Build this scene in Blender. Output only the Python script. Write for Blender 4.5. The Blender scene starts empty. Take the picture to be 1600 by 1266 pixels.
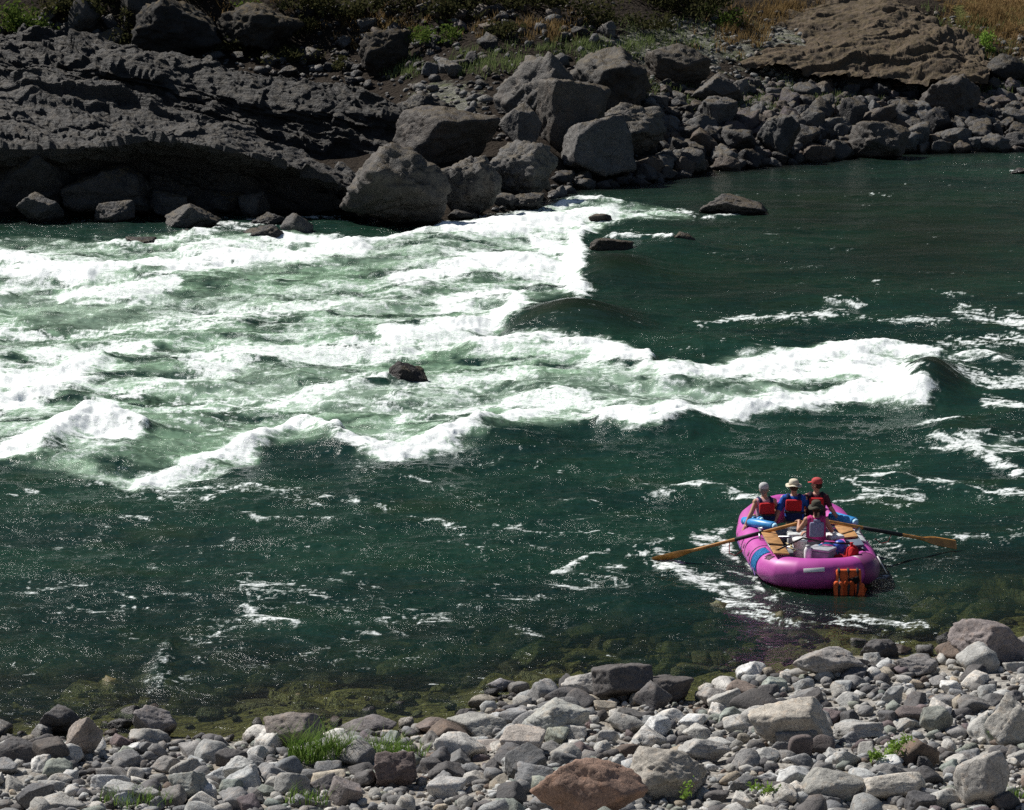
import bpy, bmesh, math, random
import numpy as np
from mathutils import Vector, Matrix

# ------------------------------------------------------------------ camera, sky, sun, exposure
SC = bpy.context.scene
COL = SC.collection
FPX, CX, CY = 5000.0, 800.0, 633.0          # focal length in photo pixels
CAMZ, PITCH = 13.6, math.radians(-10.9)
cam_d = bpy.data.cameras.new('camera'); cam = bpy.data.objects.new('camera', cam_d); COL.objects.link(cam)
cam.location = (0, 0, CAMZ); cam.rotation_euler = (math.pi/2 + PITCH, 0, 0)
cam_d.sensor_width = 36; cam_d.lens = 36*FPX/1600; cam_d.clip_end = 3000; cam_d.clip_start = 0.5
SC.camera = cam
SUN_EL, SUN_AZ = math.radians(46), math.radians(-52)       # azimuth measured from +Y, negative = left
sdir = Vector((math.sin(SUN_AZ)*math.cos(SUN_EL), math.cos(SUN_AZ)*math.cos(SUN_EL), math.sin(SUN_EL)))
W = bpy.data.worlds.new("World"); SC.world = W; W.use_nodes = True
nt = W.node_tree; bg = nt.nodes['Background']
sky = nt.nodes.new('ShaderNodeTexSky'); sky.sky_type = 'NISHITA'; sky.sun_disc = False
sky.sun_elevation = SUN_EL; sky.sun_rotation = SUN_AZ; sky.altitude = 800
nt.links.new(sky.outputs[0], bg.inputs[0]); bg.inputs[1].default_value = 0.05
sl = bpy.data.lights.new('sun', 'SUN'); sl.energy = 5.0; sl.angle = math.radians(0.5); sl.color = (1, 0.965, 0.91)
sun = bpy.data.objects.new('sun', sl); COL.objects.link(sun); sun.location = (-30, 60, 60)
sun.rotation_euler = (-sdir).to_track_quat('-Z', 'Y').to_euler()
SC.view_settings.view_transform = 'Standard'; SC.view_settings.look = 'None'
SC.view_settings.exposure = 0.22; SC.view_settings.gamma = 1
SC.cycles.max_bounces = 6; SC.cycles.transparent_max_bounces = 8; SC.cycles.diffuse_bounces = 2
SC.cycles.use_denoising = False; SC.cycles.caustics_reflective = False; SC.cycles.caustics_refractive = False
SC.cycles.sample_clamp_direct = 6.0; SC.cycles.sample_clamp_indirect = .8; SC.cycles.blur_glossy = 2.0

# ------------------------------------------------------------------ helpers
cp, sp = math.cos(PITCH), math.sin(PITCH)
def ray(px, py):
    a = (px-CX)/FPX; b = (CY-py)/FPX
    return np.array([a, cp - b*sp, sp + b*cp])
def at(px, py, z=0.0):                      # photo pixel -> point at height z
    d = ray(px, py); t = (z-CAMZ)/d[2]
    return np.array([0, 0, CAMZ]) + d*t
def aty(px, py, Y):                         # photo pixel -> point at distance Y
    d = ray(px, py); return np.array([0, 0, CAMZ]) + d*(Y/d[1])
def topx(x, y, z=0.0):
    x = np.asarray(x, float); y = np.asarray(y, float)
    zz = z - CAMZ
    f = y*cp + zz*sp; u = -y*sp + zz*cp
    return CX + FPX*x/f, CY - FPX*u/f

_rs = np.random.RandomState(7)
PERM = np.concatenate([_rs.permutation(512)]*3).astype(np.int64)
GR = _rs.normal(size=(512, 3)); GR /= np.linalg.norm(GR, axis=1)[:, None]
def perlin(P):
    P = np.asarray(P, float); I = np.floor(P).astype(np.int64); F = P - I; I &= 511
    U = F*F*F*(F*(F*6-15)+10)
    out = 0
    for dx in (0, 1):
        wx = U[:, 0] if dx else 1-U[:, 0]
        a = PERM[(I[:, 0]+dx) & 511]
        for dy in (0, 1):
            wy = U[:, 1] if dy else 1-U[:, 1]
            b = PERM[(a+I[:, 1]+dy) & 511]
            for dz in (0, 1):
                wz = U[:, 2] if dz else 1-U[:, 2]
                g = GR[PERM[(b+I[:, 2]+dz) & 511] & 511]
                d = (F[:, 0]-dx)*g[:, 0]+(F[:, 1]-dy)*g[:, 1]+(F[:, 2]-dz)*g[:, 2]
                out = out + wx*wy*wz*d
    return out*1.5
def fbm(P, o=4, g=0.5, l=2.03):
    P = np.asarray(P, float); s = 0; a = 1; t = 0
    for i in range(o):
        s = s + a*perlin(P + 17.3*i); t += a; a *= g; P = P*l
    return s/t
def ridged(P, o=4, g=0.55):
    P = np.asarray(P, float); s = 0; a = 1; t = 0
    for i in range(o):
        s = s + a*(1-2*np.abs(perlin(P + 9.1*i))); t += a; a *= g; P = P*2.07
    return s/t
def facets(P, seed=0, tilt=.8, level=1.0):
    """fractured blocks: each cell of a jittered 3-D grid has a level and a slope of its own"""
    P = np.asarray(P, float)+seed*7.77; I = np.floor(P).astype(np.int64); best = np.full(len(P), 1e9); out = np.zeros(len(P))
    for dx in (-1, 0, 1):
        for dy in (-1, 0, 1):
            for dz in (-1, 0, 1):
                C = I+np.array([dx, dy, dz]); h = PERM[(PERM[(PERM[C[:, 0] & 511]+C[:, 1]) & 511]+C[:, 2]) & 511] & 511
                d = P-(C+.5+.42*GR[h]); q = (d*d).sum(1); m = q < best
                best = np.where(m, q, best); out = np.where(m, level*GR[(h*7+3) & 511, 0]+tilt*(d*GR[(h*5+1) & 511]).sum(1), out)
    return out
def P2(x, y, z=0.0): return np.stack([x, y, np.broadcast_to(z, np.shape(x))], -1)
def sstep(a, b, x):
    t = np.clip((x-a)/(b-a), 0, 1); return t*t*(3-2*t)

def mesh_np(name, V, F, smooth=True):
    me = bpy.data.meshes.new(name)
    V = np.asarray(V, np.float32); F = np.asarray(F, np.int32); n, k = F.shape
    me.vertices.add(len(V)); me.vertices.foreach_set('co', V.ravel())
    me.loops.add(n*k); me.loops.foreach_set('vertex_index', F.ravel())
    me.polygons.add(n); me.polygons.foreach_set('loop_start', np.arange(0, n*k, k, dtype=np.int32))
    me.polygons.foreach_set('loop_total', np.full(n, k, np.int32))
    me.polygons.foreach_set('use_smooth', np.full(n, smooth, bool))
    me.update(calc_edges=True); me.validate(); return me
def grid_faces(nr, nc):
    i = np.arange(nr-1)[:, None]*nc + np.arange(nc-1)[None, :]
    return np.stack([i, i+1, i+nc+1, i+nc], -1).reshape(-1, 4)
def link(name, me, m=None, parent=None, color=None):
    o = bpy.data.objects.new(name, me); COL.objects.link(o)
    if m is not None:
        if len(me.materials) == 0: me.materials.append(m)
    if parent: o.parent = parent
    if color is not None: o.color = (*color, 1)
    return o
def tag(o, label=None, cat=None, group=None, kind=None):
    if label: o['label'] = label
    if cat: o['category'] = cat
    if group: o['group'] = group
    if kind: o['kind'] = kind
    return o
def attr(me, name, vals):
    vals = np.asarray(vals, np.float32)
    if vals.ndim == 1:
        a = me.attributes.new(name, 'FLOAT', 'POINT'); a.data.foreach_set('value', vals)
    else:
        a = me.attributes.new(name, 'FLOAT_COLOR', 'POINT')
        if vals.shape[1] == 3: vals = np.concatenate([vals, np.ones((len(vals), 1), np.float32)], 1)
        a.data.foreach_set('color', vals.ravel())

class N:                                    # small node-graph helper
    def __init__(s, name):
        s.m = bpy.data.materials.new(name); s.m.use_nodes = True
        s.t = s.m.node_tree; s.t.nodes.clear(); s.out = s.t.nodes.new('ShaderNodeOutputMaterial')
    def n(s, typ, ins=None, **kw):
        nd = s.t.nodes.new('ShaderNode'+typ)
        for k, v in kw.items(): setattr(nd, k, v)
        for k, v in (ins or {}).items():
            sock = nd.inputs[k]
            if hasattr(v, 'is_linked') or hasattr(v, 'links'): s.t.links.new(v, sock)
            else:
                if isinstance(v, tuple) and len(v) == 3 and sock.type == 'RGBA': v = (*v, 1)
                sock.default_value = v
        return nd
    def math(s, op, a, b=0.0, clamp=False):
        return s.n('Math', {0: a, 1: b}, operation=op, use_clamp=clamp).outputs[0]
    def mix(s, f, a, b, mode='MIX'):
        return s.n('Mix', {0: f, 6: a, 7: b}, data_type='RGBA', blend_type=mode).outputs[2]
    def noise(s, vec, scale, detail=4, rough=.55, dist=0.0, out=0):
        return s.n('TexNoise', {'Vector': vec, 'Scale': scale, 'Detail': detail, 'Roughness': rough, 'Distortion': dist}).outputs[out]
    def ramp(s, f, lo, hi, a=0.0, b=1.0):
        return s.n('MapRange', {0: f, 1: lo, 2: hi, 3: a, 4: b}, interpolation_type='SMOOTHSTEP').outputs[0]
    def pos(s): return s.n('NewGeometry').outputs['Position']
    def obj(s): return s.n('TexCoord').outputs['Object']
    def attr(s, name, out='Fac'): return s.n('Attribute', attribute_name=name).outputs[out]
    def bump(s, h, strength=.5, dist=.02, normal=None):
        d = {'Height': h, 'Strength': strength, 'Distance': dist}
        if normal is not None: d['Normal'] = normal
        return s.n('Bump', d).outputs[0]
    def pbr(s, col, rough=.8, normal=None, spec=.4, **kw):
        d = {'Base Color': col, 'Roughness': rough, 'Specular IOR Level': spec}
        if normal is not None: d['Normal'] = normal
        d.update(kw)
        return s.n('BsdfPrincipled', d).outputs[0]
    def done(s, sh): s.t.links.new(sh, s.out.inputs['Surface']); return s.m

_mp = {}
def m_plain(name, col, rough=.6, metal=0.0, spec=.4, noise=.18, scale=20, bump=.15):
    if name in _mp: return _mp[name]
    g = N(name); n = g.noise(g.obj(), scale, 4, .6)
    f = g.ramp(n, .3, .7, 1-noise, 1+noise); fc = g.n('CombineColor', {0: f, 1: f, 2: f}).outputs[0]
    c = g.mix(1.0, (*col, 1), fc, 'MULTIPLY')
    _mp[name] = g.done(g.pbr(c, rough, g.bump(n, bump, .01), spec, Metallic=metal)); return _mp[name]
def rock_material(name, source, fine=1.0, moss=0.0, wetz=0.06, strata=False, sheen=.66):
    g = N(name)
    P = g.pos()
    base = g.n('ObjectInfo').outputs['Color'] if source == 'object' else g.attr('tint', 'Color')
    n1 = g.noise(P, 1.3*fine, 6, .65, .4); n2 = g.noise(P, 9*fine, 6, .7); n3 = g.noise(P, 38*fine, 3, .7)
    v = g.n('TexVoronoi', {'Vector': P, 'Scale': 1.7*fine, 'Randomness': 1.0}, feature='DISTANCE_TO_EDGE').outputs[0]
    crack = g.math('MAXIMUM', g.ramp(v, 0.0, 0.03, 0.55, 1.0), g.ramp(g.noise(P, 2.2*fine, 3, .6), .40, .55))
    f = g.math('ADD', g.math('MULTIPLY', n1, .9), g.math('MULTIPLY', n2, .9))
    f = g.math('ADD', f, g.math('MULTIPLY', n3, .55))
    f = g.ramp(f, .72, 1.62, .42, 1.55)
    f = g.math('MULTIPLY', f, crack)
    fc = g.n('CombineColor', {0: f, 1: f, 2: f}).outputs[0]
    c = g.mix(1.0, base, fc, 'MULTIPLY')
    tint = g.ramp(g.noise(P, 2.6*fine, 3, .6), .52, .68)
    c = g.mix(g.math('MULTIPLY', tint, .30), c, g.mix(1.0, c, (1.25, .98, .74), 'MULTIPLY'))
    speck = g.ramp(g.noise(P, 26*fine, 2, .5), .62, .70)
    c = g.mix(g.math('MULTIPLY', speck, .45), c, g.mix(1.0, c, (2.0, 1.95, 1.85), 'MULTIPLY'))
    if moss > 0:
        nz = g.n('SeparateXYZ', {0: g.n('NewGeometry').outputs['Normal']}).outputs[2]
        mk = g.math('MULTIPLY', g.ramp(nz, .45, .9), g.ramp(g.noise(P, 3.1, 5, .7), .42, .58))
        c = g.mix(g.math('MULTIPLY', mk, moss), c, (.085, .062, .030))
    z = g.n('SeparateXYZ', {0: P}).outputs[2]
    zz = g.math('ADD', z, g.math('MULTIPLY', g.math('SUBTRACT', n2, .5), .25))
    wet = g.ramp(zz, wetz, wetz+.12, 1.0, 0.0)
    c = g.mix(wet, c, g.mix(1.0, c, (.33, .30, .27), 'MULTIPLY'))
    rough = g.math('SUBTRACT', g.ramp(n2, .35, .65, sheen, sheen+.2), g.math('MULTIPLY', wet, .36))
    h = g.math('ADD', g.math('MULTIPLY', n2, .6), g.math('MULTIPLY', n3, .25))
    h = g.math('ADD', h, g.math('MULTIPLY', crack, .25))
    h = g.math('ADD', h, g.math('MULTIPLY', n1, .5))
    if strata:
        m = g.n('Mapping', {0: P, 2: (0, math.radians(17), 0), 3: (.5, 1.0, 5.0)}).outputs[0]
        h = g.math('ADD', h, g.math('MULTIPLY', g.noise(m, 1.1, 6, .7), 1.2))
    return g.done(g.pbr(c, rough, g.bump(h, .9, .09/fine), .3))
M_ROCKF = rock_material('far_rock', 'object', .8, .75, sheen=.52)
M_ROCKN = rock_material('near_rock', 'object', 3.0)
M_ROCKN_T = rock_material('near_rock_small', 'tint', 3.0)
M_ROCKF_T = rock_material('far_rock_small', 'tint', .8, .5, sheen=.45)
M_CLIFF = rock_material('cliff_rock', 'object', .8, .9, sheen=.80)
M_LEDGE = rock_material('bedrock', 'object', .7, .30, strata=True, sheen=.56)

# ------------------------------------------------------------------ the ground on both sides of the river
def shore(pts):
    w = np.array([at(a, b)[:2] for a, b in pts]); i = np.argsort(w[:, 0]); return w[i, 0], w[i, 1]
SN = shore([(-700, 1150), (-300, 1168), (0, 1168), (70, 1158), (200, 1150), (420, 1152), (520, 1138), (700, 1132), (775, 1088), (870, 1072), (960, 1082),
            (1090, 1092), (1140, 1064), (1240, 1044), (1330, 1030), (1420, 1038), (1490, 1024), (1600, 1000), (1900, 985), (2300, 960)])
SF = shore([(-700, 340), (0, 338), (250, 336), (420, 333), (530, 336), (640, 352), (700, 345), (780, 335), (860, 312), (900, 296),
            (1000, 287), (1100, 271), (1200, 260), (1300, 250), (1380, 240), (1600, 236), (1900, 232), (2400, 228)])
def z_near0(x, y):
    x = np.asarray(x, float); y = np.asarray(y, float)
    t = np.interp(x, *SN) - y
    sub = np.maximum(.115*np.minimum(t, 0), -1.0) + np.clip(.3*(t+9), -3, 0)
    z = np.where(t > 0, .10*np.minimum(t, 9), sub) + np.clip(39-y, 0, 100)*.25
    n = fbm(P2(x.ravel()*.45, y.ravel()*.45, 3.1), 4).reshape(x.shape)
    return z + n*.22*sstep(-3, 2, t) + n*.5*sstep(1, -4, t)
def z_far0(x, y):
    x = np.asarray(x, float); y = np.asarray(y, float)
    t = y - np.interp(x, *SF)
    z = np.where(t > 0, .22*t, .3*np.maximum(t, -9)) + np.clip(t-27, 0, 150)*.62
    left = sstep(4, -6, x + 0*y)                # the bedrock side lies lower, its ledges stand on it
    z = np.where(t > 0, z - left*.125*np.minimum(t, 22), z)
    n = fbm(P2(x.ravel()*.16, y.ravel()*.16, 8.1), 5).reshape(x.shape)
    n2 = fbm(P2(x.ravel()*.8, y.ravel()*.8, 4.7), 3).reshape(x.shape)
    return z + (n*(1.3-.9*left)+n2*.22)*sstep(-1, 5, t)
class HField:                               # height tables of both banks
    def __init__(s, f, x0, x1, y0, y1, st):
        s.a = (x0, y0, st); gx, gy = np.meshgrid(np.arange(x0, x1, st), np.arange(y0, y1, st)); s.g = f(gx, gy)
    def __call__(s, x, y):
        x = np.asarray(x, float); y = np.asarray(y, float); x0, y0, st = s.a; g = s.g
        a = np.clip((x-x0)/st, 0, g.shape[1]-1.001); b = np.clip((y-y0)/st, 0, g.shape[0]-1.001); i = a.astype(int); j = b.astype(int); fa = a-i; fb = b-j
        return (g[j, i]*(1-fa)+g[j, i+1]*fa)*(1-fb)+(g[j+1, i]*(1-fa)+g[j+1, i+1]*fa)*fb
z_near = HField(z_near0, -62, 62, -32, 130, .2); z_far = HField(z_far0, -240, 240, 98, 425, .5)
def hit(px, py, far):
    f = z_far if far else z_near
    d = ray(px, py); lo, hi = (98., 175.) if far else (30., 62.)
    T = np.linspace(lo, hi, 260); X = d[0]/d[1]*T; Z = CAMZ + d[2]/d[1]*T
    g = f(X, T) - Z; k = np.argmax(g > 0)
    if g[k] <= 0: k = len(T)-1
    return np.array([X[k], T[k], f(X[k:k+1], T[k:k+1])[0]])
zn1 = lambda x, y: float(z_near(np.array([x]), np.array([y]))[0])
zf1 = lambda x, y: float(z_far(np.array([x]), np.array([y]))[0])

def gravel_material(name, c1, c2, c3, scale, olive=False):
    g = N(name); P = g.pos()
    v = g.n('TexVoronoi', {'Vector': P, 'Scale': scale}, feature='F1')
    vc = g.n('SeparateColor', {0: v.outputs['Color']}).outputs[0]
    c = g.mix(vc, c1, c2); c = g.mix(g.ramp(g.noise(P, .5, 5, .7), .45, .62), c, c3)
    z = g.n('SeparateXYZ', {0: P}).outputs[2]
    c = g.mix(g.ramp(z, -.02, .10, 1.0, 0.0), c, g.mix(1.0, c, (.55, .50, .33), 'MULTIPLY'))
    h = g.math('ADD', g.math('MULTIPLY', v.outputs['Distance'], -1.0), g.math('MULTIPLY', g.noise(P, scale*3, 4), .4))
    return g.done(g.pbr(c, .9, g.bump(h, 1.0, .4/scale), .2))
def fan(y0, y1, nr, nc, amax, power=1.0):
    t = np.linspace(0, 1, nr)
    Y = 1/((1-t)/y0 + t/y1)
    A = np.linspace(-amax, amax, nc)
    return np.broadcast_to(A[None, :]*Y[:, None], (nr, nc)), np.broadcast_to(Y[:, None], (nr, nc))
# near bank and river bed
X, Y = fan(30, 128, 420, 420, .42)
X0, Y0 = np.meshgrid(np.linspace(-60, 60, 60), np.linspace(-30, 30.4, 40))
def field(name, X, Y, f, m):
    Z = f(X.ravel(), Y.ravel())
    return link(name, mesh_np(name, np.stack([X.ravel(), Y.ravel(), Z], 1), grid_faces(*X.shape)), m)
M_GRAV = gravel_material('near_gravel', (.40, .38, .34), (.17, .16, .15), (.27, .235, .19), 14)
tag(field('gravel_bank', X, Y, z_near, M_GRAV), kind='structure')
o = tag(field('near_slope', X0, Y0, lambda x, y: z_near(x, y)-.004, M_GRAV), kind='structure')

# far hillside: bare soil, scree and dry grass
def hill_material():
    g = N('hillside_soil'); P = g.pos()
    dry = g.attr('dry'); rub = g.attr('scree')
    n = g.noise(P, 1.1, 6, .7, .3); n2 = g.noise(P, 7, 5, .7)
    soil = g.mix(n2, (.016, .012, .009), (.058, .044, .032))
    grass = g.mix(g.ramp(n2, .35, .65), (.17, .095, .04), (.29, .19, .085))
    grass = g.mix(g.ramp(g.noise(P, .55, 4, .6), .5, .62), grass, (.13, .135, .04))
    c = g.mix(g.ramp(g.math('ADD', dry, g.math('MULTIPLY', g.math('SUBTRACT', n, .5), 1.4)), .4, .6), soil, grass)
    v = g.n('TexVoronoi', {'Vector': P, 'Scale': 4.5}, feature='F1')
    vc = g.n('SeparateColor', {0: v.outputs['Color']}).outputs[0]
    gr = g.mix(vc, (.10, .10, .085), (.30, .295, .25)); gr = g.mix(g.ramp(n, .5, .62, 0, .8), gr, (.13, .145, .07))
    c = g.mix(g.ramp(g.math('ADD', rub, g.math('MULTIPLY', g.math('SUBTRACT', n, .5), 1.2)), .4, .6), c, gr)
    h = g.math('ADD', g.math('MULTIPLY', v.outputs['Distance'], -.8), g.math('MULTIPLY', n2, 1.2))
    return g.done(g.pbr(c, .95, g.bump(h, 1.0, .25), .1))
X, Y = fan(100, 150, 330, 520, .30)
Xb, Yb = fan(149.5, 420, 60, 120, .55)
def blob(u, v, L):
    s = np.zeros_like(u)
    for (a, b, rx, ry, k) in L: s = np.maximum(s, k*np.exp(-((u-a)/rx)**2-((v-b)/ry)**2))
    return s
Z = z_far(X.ravel(), Y.ravel()); me = mesh_np('hillside', np.stack([X.ravel(), Y.ravel(), Z], 1), grid_faces(*X.shape))
U, V = topx(X.ravel(), Y.ravel(), Z)
attr(me, 'dry', blob(U, V, [(1560, 25, 90, 45, 1.), (1230, 22, 70, 18, .8), (1180, 50, 45, 20, .6), (600, 40, 90, 22, .5), (380, 20, 60, 30, .4), (860, 45, 60, 20, .55), (40, 30, 80, 40, .5)]))
attr(me, 'scree', blob(U, V, [(1060, 70, 110, 45, 1.), (960, 75, 90, 30, .8), (1250, 80, 160, 60, .8), (700, 160, 70, 45, .8), (1480, 110, 120, 40, .7)]))
M_HILL = hill_material()
tag(link('hillside', me, M_HILL), kind='structure')
Z = z_far(Xb.ravel(), Yb.ravel()) - .05; me = mesh_np('hills', np.stack([Xb.ravel(), Yb.ravel(), Z], 1), grid_faces(*Xb.shape))
tag(link('hills', me, M_HILL), kind='structure')

# ------------------------------------------------------------------ the river
GX0, GX1, GY0, GY1, GS = -420, 2020, 150, 1300, 3
gu, gv = np.meshgrid(np.arange(GX0, GX1, GS), np.arange(GY0, GY1, GS)); gu = gu.astype(float); gv = gv.astype(float)
def seg_dist(pts, vy=1.0):
    best = np.full(gu.shape, 1e9)
    for (a, b), (c, d) in zip(pts[:-1], pts[1:]):
        dx, dy = c-a, (d-b)*vy; L = dx*dx+dy*dy+1e-9
        t = np.clip(((gu-a)*dx+(gv-b)*vy*dy)/L, 0, 1)
        best = np.minimum(best, (gu-a-t*dx)**2+((gv-b)*vy-t*dy)**2)
    return np.sqrt(best)
def inside(poly):
    r = np.zeros(gu.shape, bool); n = len(poly)
    for i in range(n):
        (a, b), (c, d) = poly[i], poly[(i+1) % n]
        if b == d: continue
        cond = ((b > gv) != (d > gv)) & (gu < (c-a)*(gv-b)/(d-b)+a); r ^= cond
    return r
def poly_soft(poly, soft):
    d = seg_dist(poly+[poly[0]]); d = np.where(inside(poly), d, -d); return sstep(-soft, soft, d)
# outline of the broken, aerated water (traced on the water plane)
RAPID = [(-420, 400), (0, 378), (200, 378), (330, 372), (470, 366), (560, 385), (700, 356), (850, 316), (975, 312), (1060, 332), (1085, 342), (950, 352), (912, 368), (925, 400), (900, 430),
         (892, 452), (905, 466), (860, 476), (818, 494), (795, 524), (730, 540), (860, 530), (960, 534), (1022, 558), (1036, 582), (1200, 556), (1300, 542), (1400, 538), (1478, 560),
         (1425, 600), (1450, 632), (1300, 634), (1150, 648), (1010, 680), (900, 668), (820, 684), (700, 706), (600, 726), (525, 705), (430, 704), (310, 755), (230, 768), (100, 748), (0, 728), (-420, 720)]
#  points, width, strength, ridge height
STR = [
 ([(-420, 405), (0, 402), (120, 428), (200, 430), (330, 408), (470, 402), (560, 388)], 13, 1.0, .25),
 ([(-200, 430), (20, 434), (130, 440)], 12, 1.0, .25), ([(110, 470), (200, 466), (275, 446)], 9, .95, .18),
 ([(0, 470), (30, 455)], 7, .8, .1), ([(300, 395), (420, 385), (520, 372)], 6, .7, 0), ([(560, 382), (640, 372), (720, 354), (860, 340), (955, 334)], 6, .8, .08),
 ([(700, 368), (820, 352), (900, 352), (916, 384)], 13, 1., .12), ([(840, 380), (905, 405), (885, 440), (900, 462)], 18, 1., .15),
 ([(620, 440), (760, 415), (860, 425)], 17, .85, .08), ([(600, 535), (690, 524), (780, 505), (812, 478)], 15, 1., .12), ([(700, 480), (790, 460)], 14, .8, 0),
 ([(300, 562), (450, 552), (600, 548), (735, 533)], 9, .95, .08), ([(310, 572), (370, 576)], 9, .9, .08), ([(740, 548), (860, 542), (950, 548), (1018, 578)], 15, 1., .22),
 ([(930, 562), (1015, 578)], 14, 1., .1), ([(-420, 600), (0, 600), (70, 600), (125, 582)], 30, 1., .25), ([(-300, 640), (0, 632), (80, 622)], 14, .9, .1),
 ([(-420, 720), (0, 716), (80, 702), (140, 668), (215, 684)], 15, 1., .38), ([(120, 680), (190, 690)], 20, 1., .15),
 ([(235, 756), (330, 716), (420, 694), (470, 668), (528, 684)], 12, 1., .34), ([(360, 700), (480, 668)], 12, .9, .1),
 ([(530, 706), (620, 716), (720, 692), (800, 658), (856, 640)], 12, 1., .30), ([(940, 664), (1000, 672), (1100, 656), (1250, 628), (1350, 612), (1445, 630)], 14, 1., .30),
 ([(960, 655), (1010, 660), (1060, 650)], 18, 1., .2), ([(1040, 604), (1200, 572), (1300, 552), (1400, 546), (1462, 558)], 13, 1., .15), ([(1340, 565), (1400, 590), (1442, 622)], 24, 1., .15),
 ([(1180, 590), (1330, 575)], 16, .7, 0), ([(420, 628), (520, 615), (640, 598)], 7, .7, .1), ([(240, 500), (420, 492), (600, 470)], 8, .6, 0), ([(0, 520), (200, 518), (380, 505)], 7, .55, 0),
 ([(640, 655), (760, 640), (860, 622), (930, 640)], 8, .65, .08), ([(60, 555), (240, 550)], 9, .7, .08), ([(150, 640), (260, 605), (330, 595)], 9, .6, .05), ([(600, 640), (700, 600), (820, 590)], 8, .55, 0),
 # thinner foam outside the main rapid
 ([(1500, 488), (1600, 502), (1800, 515)], 9, .85, .05), ([(1478, 540), (1560, 532), (1700, 545)], 9, .8, 0), ([(1500, 588), (1600, 600), (1800, 590)], 9, .8, .05), ([(1540, 625), (1600, 638), (1750, 640)], 8, .8, .08),
 ([(1445, 666), (1500, 658)], 6, .85, .06), ([(1460, 690), (1520, 704), (1560, 722), (1600, 748), (1700, 770)], 10, .8, .15), ([(1560, 700), (1640, 720)], 12, .6, 0),
 ([(1085, 508), (1180, 496), (1270, 500), (1345, 482)], 5, .75, .06), ([(1290, 480), (1340, 480)], 5, .75, .05), ([(1130, 555), (1180, 520), (1190, 500)], 5, .4, 0), ([(1340, 500), (1470, 506)], 7, .6, 0),
 ([(1050, 565), (1100, 555)], 5, .45, .05), ([(1460, 464), (1510, 466)], 4, .6, 0), ([(1360, 438), (1370, 436)], 3, .6, 0), ([(1480, 570), (1540, 560), (1600, 575)], 12, .72, .05),
 ([(1000, 772), (1090, 764), (1130, 774), (1170, 790)], 6, .75, .07), ([(880, 740), (960, 745), (1000, 765), (1080, 772)], 4, .5, .05), ([(1300, 790), (1350, 778), (1420, 780)], 10, .7, .05),
 ([(1320, 756), (1400, 748), (1440, 760), (1540, 772), (1640, 764)], 7, .75, .08), ([(1380, 735), (1440, 728)], 6, .4, 0),
 ([(1150, 640), (1160, 645)], 3, .1, 0), ([(940, 890), (1010, 862), (1040, 895)], 8, .72, .04), ([(960, 860), (1030, 850)], 7, .5, 0), ([(1040, 885), (1100, 922), (1150, 945), (1230, 968), (1330, 966), (1440, 976)], 8, .74, .07), ([(1090, 905), (1140, 925), (1190, 950)], 9, .75, 0),
 ([(1140, 852), (1165, 880), (1185, 915)], 9, .75, .04), ([(1085, 850), (1140, 840), (1160, 825)], 8, .75, 0), ([(1200, 935), (1260, 950)], 8, .45, 0), ([(1490, 960), (1430, 905)], 5, .3, 0), ([(1480, 840), (1520, 850)], 5, .55, 0),
 ([(378, 964), (400, 974), (452, 986)], 5, .85, .06), ([(300, 985), (330, 968)], 5, .5, .02), ([(268, 1012), (248, 1040), (212, 1072)], 9, .50, .10), ([(250, 1050), (290, 1076)], 5, .45, .04), ([(800, 980), (828, 992)], 8, .68, .04), ([(868, 890), (900, 880), (948, 862)], 2.6, .85, .04),
 ([(560, 735), (600, 748)], 7, .5, .03), ([(540, 720), (640, 745), (720, 770)], 5, .4, 0), ([(350, 790), (420, 770), (520, 800)], 3, .5, .03), ([(680, 765), (690, 785), (750, 800)], 3, .55, .03), ([(560, 790), (640, 805), (730, 832)], 3, .6, .03),
 ([(0, 760), (80, 790), (250, 792), (300, 770)], 4, .4, .03), ([(0, 955), (90, 955), (180, 958)], 4, .5, .03), ([(0, 1052), (60, 1058)], 4, .45, .02), ([(1500, 700), (1440, 690)], 4, .5, 0),
 # around the far-side rocks
 ([(955, 374), (1010, 372), (1052, 384)], 5, 1., .12), ([(870, 320), (930, 312), (972, 314)], 5, .85, .05), ([(985, 340), (1060, 328), (1090, 334)], 3.5, .7, .02), ([(1100, 340), (1160, 336), (1196, 322)], 3, .85, .03), ([(880, 345), (960, 345)], 6, .7, 0),
 ([(340, 352), (420, 345), (530, 342)], 5, .75, .03), ([(300, 372), (380, 362), (470, 378), (540, 372)], 5, .8, .04), ([(470, 330), (535, 325)], 5, .6, 0), ([(150, 380), (240, 386), (330, 372)], 4, .7, .04), ([(690, 350), (740, 342), (860, 325)], 4, .6, .02),
 ([(1350, 305), (1400, 308)], 2.5, .5, 0), ([(1575, 270), (1600, 275)], 3, .5, 0)]
_r = random.Random(5)
for i in range(150):       # small breaking crests and painted glint strings strewn over the near water
    u = _r.uniform(-200, 1800); v = _r.uniform(760, 1080); l = _r.uniform(20, 130); s = _r.uniform(-.05, .38)*(1 if _r.random() < .75 else -1)
    if 1130 < u < 1400 and 740 < v < 960: continue
    STR.append(([(u, v), (u+l*.33, v+l*s*.10+_r.uniform(-3, 3)), (u+l*.7, v+l*s*.5+_r.uniform(-3, 3)), (u+l, v+l*s)], _r.uniform(1.5, 3.6), _r.uniform(.32, .56), .03))
for i in range(30):
    u = _r.uniform(1080, 1800); v = _r.uniform(250, 520); l = _r.uniform(15, 60)
    STR.append(([(u, v), (u+l, v+_r.uniform(-4, 4))], _r.uniform(1.5, 3.), _r.uniform(.2, .42), .01))
SOFT = poly_soft(RAPID, 9)
f_str = np.zeros(gu.shape); f_rdg = np.zeros(gu.shape); f_thin = np.zeros(gu.shape)
gu_, gv_ = gu, gv
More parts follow.
